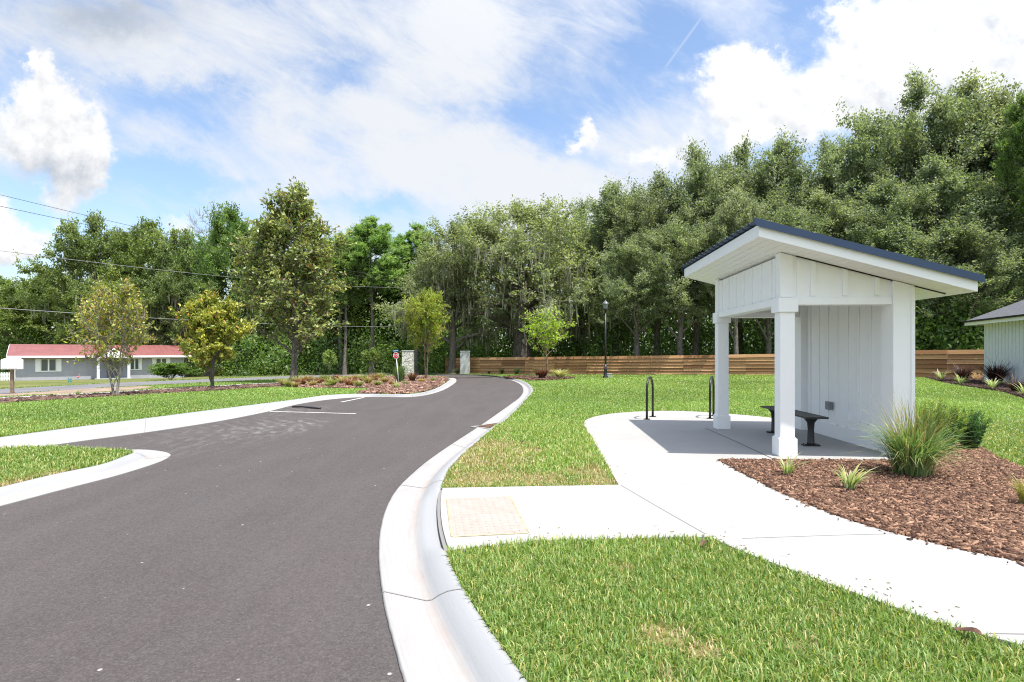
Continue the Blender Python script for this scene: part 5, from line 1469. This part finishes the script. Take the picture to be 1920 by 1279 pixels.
# ================================================================== bark chips on the beds (stuff)
def pts_in(poly, dens, rng, near=None):
    A = np.asarray(poly); lo, hi = A.min(0), A.max(0); n = int(dens * np.prod(hi - lo))
    P = lo + rng.random((n, 2)) * (hi - lo)
    return P[inside(P, A)]
def seen(P, m=1.25): return (np.abs(P[:, 0]) < .9 * m * P[:, 1] + 2.6) & (P[:, 1] > .9)
def chips(name, P, size, z0, rng, c0, c1, label):
    n = len(P); az = rng.uniform(0, 6.28, n); tl = rng.normal(0, .22, n); rl = rng.normal(0, .26, n)
    L = size * (.4 + 2.5 * rng.random(n) ** 3); Wd = np.minimum(L * rng.uniform(.18, .5, n), size * .5); th = .008 * size / .05 * rng.uniform(.6, 1.4, n)
    a = np.stack([np.cos(az) * np.cos(tl), np.sin(az) * np.cos(tl), np.sin(tl)], 1)
    b = unit(np.cross(np.stack([np.sin(rl) * 0, np.sin(rl), np.cos(rl)], 1), a)); c = np.cross(a, b)
    ctr = np.stack([P[:, 0], P[:, 1], zg(P[:, 0], P[:, 1]) + z0 + rng.uniform(0, .03, n) * size / .05], 1)
    A_, B_, C_ = a * L[:, None] / 2, b * Wd[:, None] / 2, c * th[:, None]
    k1 = rng.uniform(.35, 1, (n, 1)); k2 = rng.uniform(.35, 1, (n, 1))
    top = [ctr - A_ - B_ * k1 + C_, ctr + A_ - B_ * k2 + C_, ctr + A_ * .85 + B_ + C_, ctr - A_ * .9 + B_ * k2 + C_]
    V = np.stack(top + [t - 2 * C_ for t in top], 1).reshape(-1, 3)
    i = np.arange(n * 8).reshape(n, 8)
    Fc = np.concatenate([i[:, [0, 1, 2, 3]], i[:, [0, 4, 5, 1]], i[:, [1, 5, 6, 2]], i[:, [2, 6, 7, 3]], i[:, [3, 7, 4, 0]]])
    g = rng.random((n, 1)) ** 1.6 * 1.15; col = (np.array(c0) * (1 - g) + np.array(c1) * g) * rng.uniform(.5, 1.4, (n, 1))
    o = np_obj(name, V, [Fc], M['chip'], None, np.repeat(col, 8, 0)); tag(o, label, 'bark mulch', kind='stuff')
def chip_fn(k, b, tc):
    k.l(k.n('ShaderNodeAttribute', attribute_name='col').outputs['Color'], b.inputs['Base Color'])
M['chip'] = mat('bark_chip', (.1, .06, .04), .85, spec=.25, fn=chip_fn)
rng = np.random.default_rng(5)
P = pts_in(BED, 5800, rng); P = P[seen(P)]; chips('bark_mulch', P, .038, .004, rng, (.062, .029, .019), (.29, .17, .11), 'red brown bark mulch on the bed beside the path')
E = np.array([p for p in survey(B_path_bed, 0, 12)])
P = E[rng.integers(0, len(E), 70)] + np.stack([-np.abs(rng.normal(0, .05, 70)) - .01, -np.abs(rng.normal(0, .07, 70)) - .015], 1); P = P[rng.random(70) < .6]
chips('bark_mulch', P, .028, .016, rng, (.06, .03, .02), (.22, .13, .09), 'few bark chips spilled on the concrete path')
P = pts_in(ISL, 230, rng); chips('bark_mulch', P, .12, .004, rng, (.09, .045, .032), (.32, .20, .15), 'reddish bark mulch covering the island bed')
P = pts_in(STRIPB, 200, rng); P = P[seen(P)]; chips('bark_mulch', P, .11, .004, rng, (.06, .035, .028), (.20, .13, .10), 'dark bark mulch in the strip under the magnolias')
P = pts_in(BEDC, 150, rng); chips('bark_mulch', P, .13, .004, rng, (.05, .028, .02), (.16, .09, .06), 'bark mulch round the young tree')
P = pts_in(BEDH, 170, rng); chips('bark_mulch', P, .11, .004, rng, (.035, .02, .016), (.10, .06, .045), 'dark mulch in the bed by the white house')

# ================================================================== turf blades (stuff)
def vnoise(P, s, seed):
    """cheap smooth value noise 0..1"""
    r = np.random.default_rng(seed); T_ = r.random((64, 64)); q = P / s + 1000; i = np.floor(q).astype(int); f = q - i; f = f * f * (3 - 2 * f)
    g = lambda a, b: T_[(i[:, 0] + a) % 64, (i[:, 1] + b) % 64]
    return (g(0, 0) * (1 - f[:, 0]) + g(1, 0) * f[:, 0]) * (1 - f[:, 1]) + (g(0, 1) * (1 - f[:, 0]) + g(1, 1) * f[:, 0]) * f[:, 1]
DRY = [(G(880, 862), .9), (G(925, 835), .55), (G(905, 893), .55), (G(1010, 900), .45), (G(1120, 905), .3), (G(60, 905), .35), (G(110, 890), .3), (G(1250, 1190), .14), (G(985, 845), .3), (G(1320, 1220), .12), (G(1090, 885), .3), (G(0, 918), .4)]
def turf(name, poly, excl, bands, seed, label, edges=()):
    rng = np.random.default_rng(seed); VV, FF, CC, base = [], [], [], 0
    A = np.asarray(poly)
    for (r0_, r1_, dens, h, w) in bands:
        # sample a wedge of the visible ground
        xm = .9 * 1.2 * r1_ + 2.7; n = int(dens * 2 * xm * (r1_ - r0_))
        P = np.stack([rng.uniform(-xm, xm, n), rng.uniform(r0_, r1_, n)], 1)
        P = P[seen(P, 1.18)]; P = P[inside(P, A)]
        for e in excl:
            if len(P): P = P[~inside(P, e)]
        if not len(P): continue
        n = len(P)
        dry = np.zeros(n)
        for (c, r) in DRY: dry = np.maximum(dry, np.clip(1.25 - np.hypot(P[:, 0] - c[0], P[:, 1] - c[1]) / r, 0, 1))
        n1 = vnoise(P, 1.6, 3); n2 = vnoise(P, .35, 4); n3 = vnoise(P, 5.0, 6)
        dry = np.clip(dry * 1.15 * (.45 + .9 * n2) + np.clip((n2 - .76) * 1.3, 0, .3), 0, .95)
        keep = rng.random(n) < (1 - .35 * dry); P, dry, n1, n2, n3 = P[keep], dry[keep], n1[keep], n2[keep], n3[keep]; n = len(P)
        az = rng.uniform(0, 6.28, n); L = h * rng.uniform(.5, 1.3, n) * (.75 + .5 * n1) * (1 - .4 * dry); lean = rng.uniform(.1, 1.0, n)
        hd = np.stack([np.cos(az), np.sin(az), np.zeros(n)], 1); sd = np.stack([-np.sin(az), np.cos(az), np.zeros(n)], 1)
        b = np.stack([P[:, 0], P[:, 1], zg(P[:, 0], P[:, 1]) - .014], 1)
        ww = (w * rng.uniform(.6, 1.3, n))[:, None]
        m_ = b + hd * (L * lean * .35)[:, None] + np.array([0, 0, 1.]) * (L * .62)[:, None]
        t_ = b + hd * (L * lean * .95)[:, None] + np.array([0, 0, 1.]) * (L * (1.05 - .35 * lean))[:, None]
        V = np.stack([b - sd * ww * .5, b + sd * ww * .5, m_ + sd * ww * .45, m_ - sd * ww * .45, t_], 1).reshape(-1, 3)
        i = np.arange(n * 5).reshape(n, 5) + base
        FF.append((i[:, [0, 1, 2, 3]], i[:, [3, 2, 4]])); base += n * 5; VV.append(V)
        g = np.clip(.15 + .45 * n1 + .5 * rng.normal(.3, .5, n), 0, 1)[:, None]
        col = np.array((.12, .205, .038)) * (1 - g) + np.array((.28, .365, .095)) * g
        col *= (.82 + .36 * n3)[:, None]
        yl = (rng.random(n) < (.20 if r1_ < 13 else .035))[:, None]; col = np.where(yl, np.array((.42, .39, .15)), col)
        dd = (rng.random(n) < dry)[:, None]; col = np.where(dd, np.array((.44, .34, .19)) * rng.uniform(.6, 1.2, (n, 1)), col)
        CC.append(np.repeat(col * rng.uniform(.8, 1.2, (n, 1)), 5, 0))
    if VV:
        o = np_obj(name, np.concatenate(VV), [np.concatenate([f[0] for f in FF]), np.concatenate([f[1] for f in FF])], M['blade'], None, np.concatenate(CC))
        tag(o, label, 'grass', kind='stuff')
BANDS = [(1.5, 4.0, 8500, .066, .0068), (4.0, 7.0, 5500, .064, .008), (7, 12, 2300, .066, .0125), (12, 20, 950, .06, .018), (20, 32, 340, .065, .03), (32, 52, 95, .07, .055)]
SLAB = [SHW(-.3, -.2), SHW(SH_W + .06, -.2), SHW(SH_W + .06, SH_D + .45), SHW(-.3, SH_D + .45)]
turf('grass', LAWN_R, [PATH, RAMP_GAP, BED, BEDC, BEDH, SLAB], BANDS, 61, 'green mown grass of the lawn round the shelter')
turf('grass', LAWN_I, [], BANDS, 62, 'green mown grass on the small peninsula at the road')
turf('grass', LAWN_L, [ISL, STRIPB, PAVE_L, ROAD_N + ROAD_P[::-1], shoulder_poly()], BANDS, 63, 'green mown grass between the loop road and public road')
# clippings blown on to the concrete along the lawn edges
rng = np.random.default_rng(77)
E = np.array(survey([(842, 1034), (1000, 1015), (1150, 1011), (1320, 1009), (1400, 1036), (1500, 1073), (1600, 1110), (1700, 1146), (1800, 1180)], 0, 14) + survey(PATH_L, 0, 8))
P = E[rng.integers(0, len(E), 260)] + rng.normal(0, .12, (260, 2)); P = P[inside(P, np.array(PATH))]
n = len(P); az = rng.uniform(0, 6.28, n); a_ = np.stack([np.cos(az), np.sin(az), np.zeros(n)], 1) * rng.uniform(.004, .012, n)[:, None]; b_ = np.stack([-np.sin(az), np.cos(az), np.zeros(n)], 1) * .0015
c_ = np.stack([P[:, 0], P[:, 1], zg(P[:, 0], P[:, 1]) + .0145], 1); up_v = np.array([0, 0, .006])
V = np.stack([c_ - a_ - b_, c_ + a_ - b_, c_ + a_ + b_ + up_v, c_ - a_ + b_ + up_v], 1).reshape(-1, 3)
g = rng.random((n, 1)); o = np_obj('grass_clippings', V, [np.arange(n * 4).reshape(n, 4)], M['chip'], None, np.repeat(np.array((.12, .16, .04)) * (1 - g) + np.array((.30, .22, .12)) * g, 4, 0)); tag(o, 'small clippings scattered on the concrete along the lawn edge', 'grass clippings', kind='stuff')
# fallen dead leaves on the lawn
M['deadleaf'] = mat('dead_leaf', (.10, .045, .025), .7, var=.4, vscale=20)
def dead_leaf(px, py, s, lb, seed):
    r = random.Random(seed); x, y = G(px, py); bm = bmesh.new(); rows = []
    for i in range(7):
        t = i / 6; w = math.sin(math.pi * min(1, t * .96 + .04)) ** .8 * s * .24
        z = .05 + .012 * math.sin(t * 5 + seed)
        rows.append([bm.verts.new((t * s, u * w, z + (abs(u) * .35 * w) + r.uniform(-.001, .001))) for u in (-1, 0, 1)])
    for a, b in zip(rows, rows[1:]):
        for j in range(2): bm.faces.new((a[j], a[j + 1], b[j + 1], b[j]))
    me = bpy.data.meshes.new('dead_leaf'); bm.to_mesh(me); bm.free(); me.materials.append(M['deadleaf'])
    o = link(bpy.data.objects.new('dead_leaf', me)); o.location = (x, y, -.0); o.rotation_euler = (r.uniform(-.3, .3), r.uniform(-.3, .1), r.uniform(0, 6)); tag(o, lb, 'leaf')
    sm = o.modifiers.new('thickness', 'SOLIDIFY'); sm.thickness = .0015
dead_leaf(1790, 1192, .13, 'curled dark brown leaf on the grass edge beside the path', 4)
dead_leaf(1318, 1034, .10, 'dry brown leaf on the grass tips where the two paths meet', 5)
S.cycles.use_denoising = True
S.cycles.denoising_prefilter = 'NONE'
S.cycles.use_adaptive_sampling = False
S.cycles.filter_width = 1.1
S.cycles.max_bounces = 8; S.cycles.diffuse_bounces = 3; S.cycles.glossy_bounces = 2; S.cycles.transmission_bounces = 3; S.cycles.transparent_max_bounces = 4
S.cycles.sample_clamp_indirect = 6
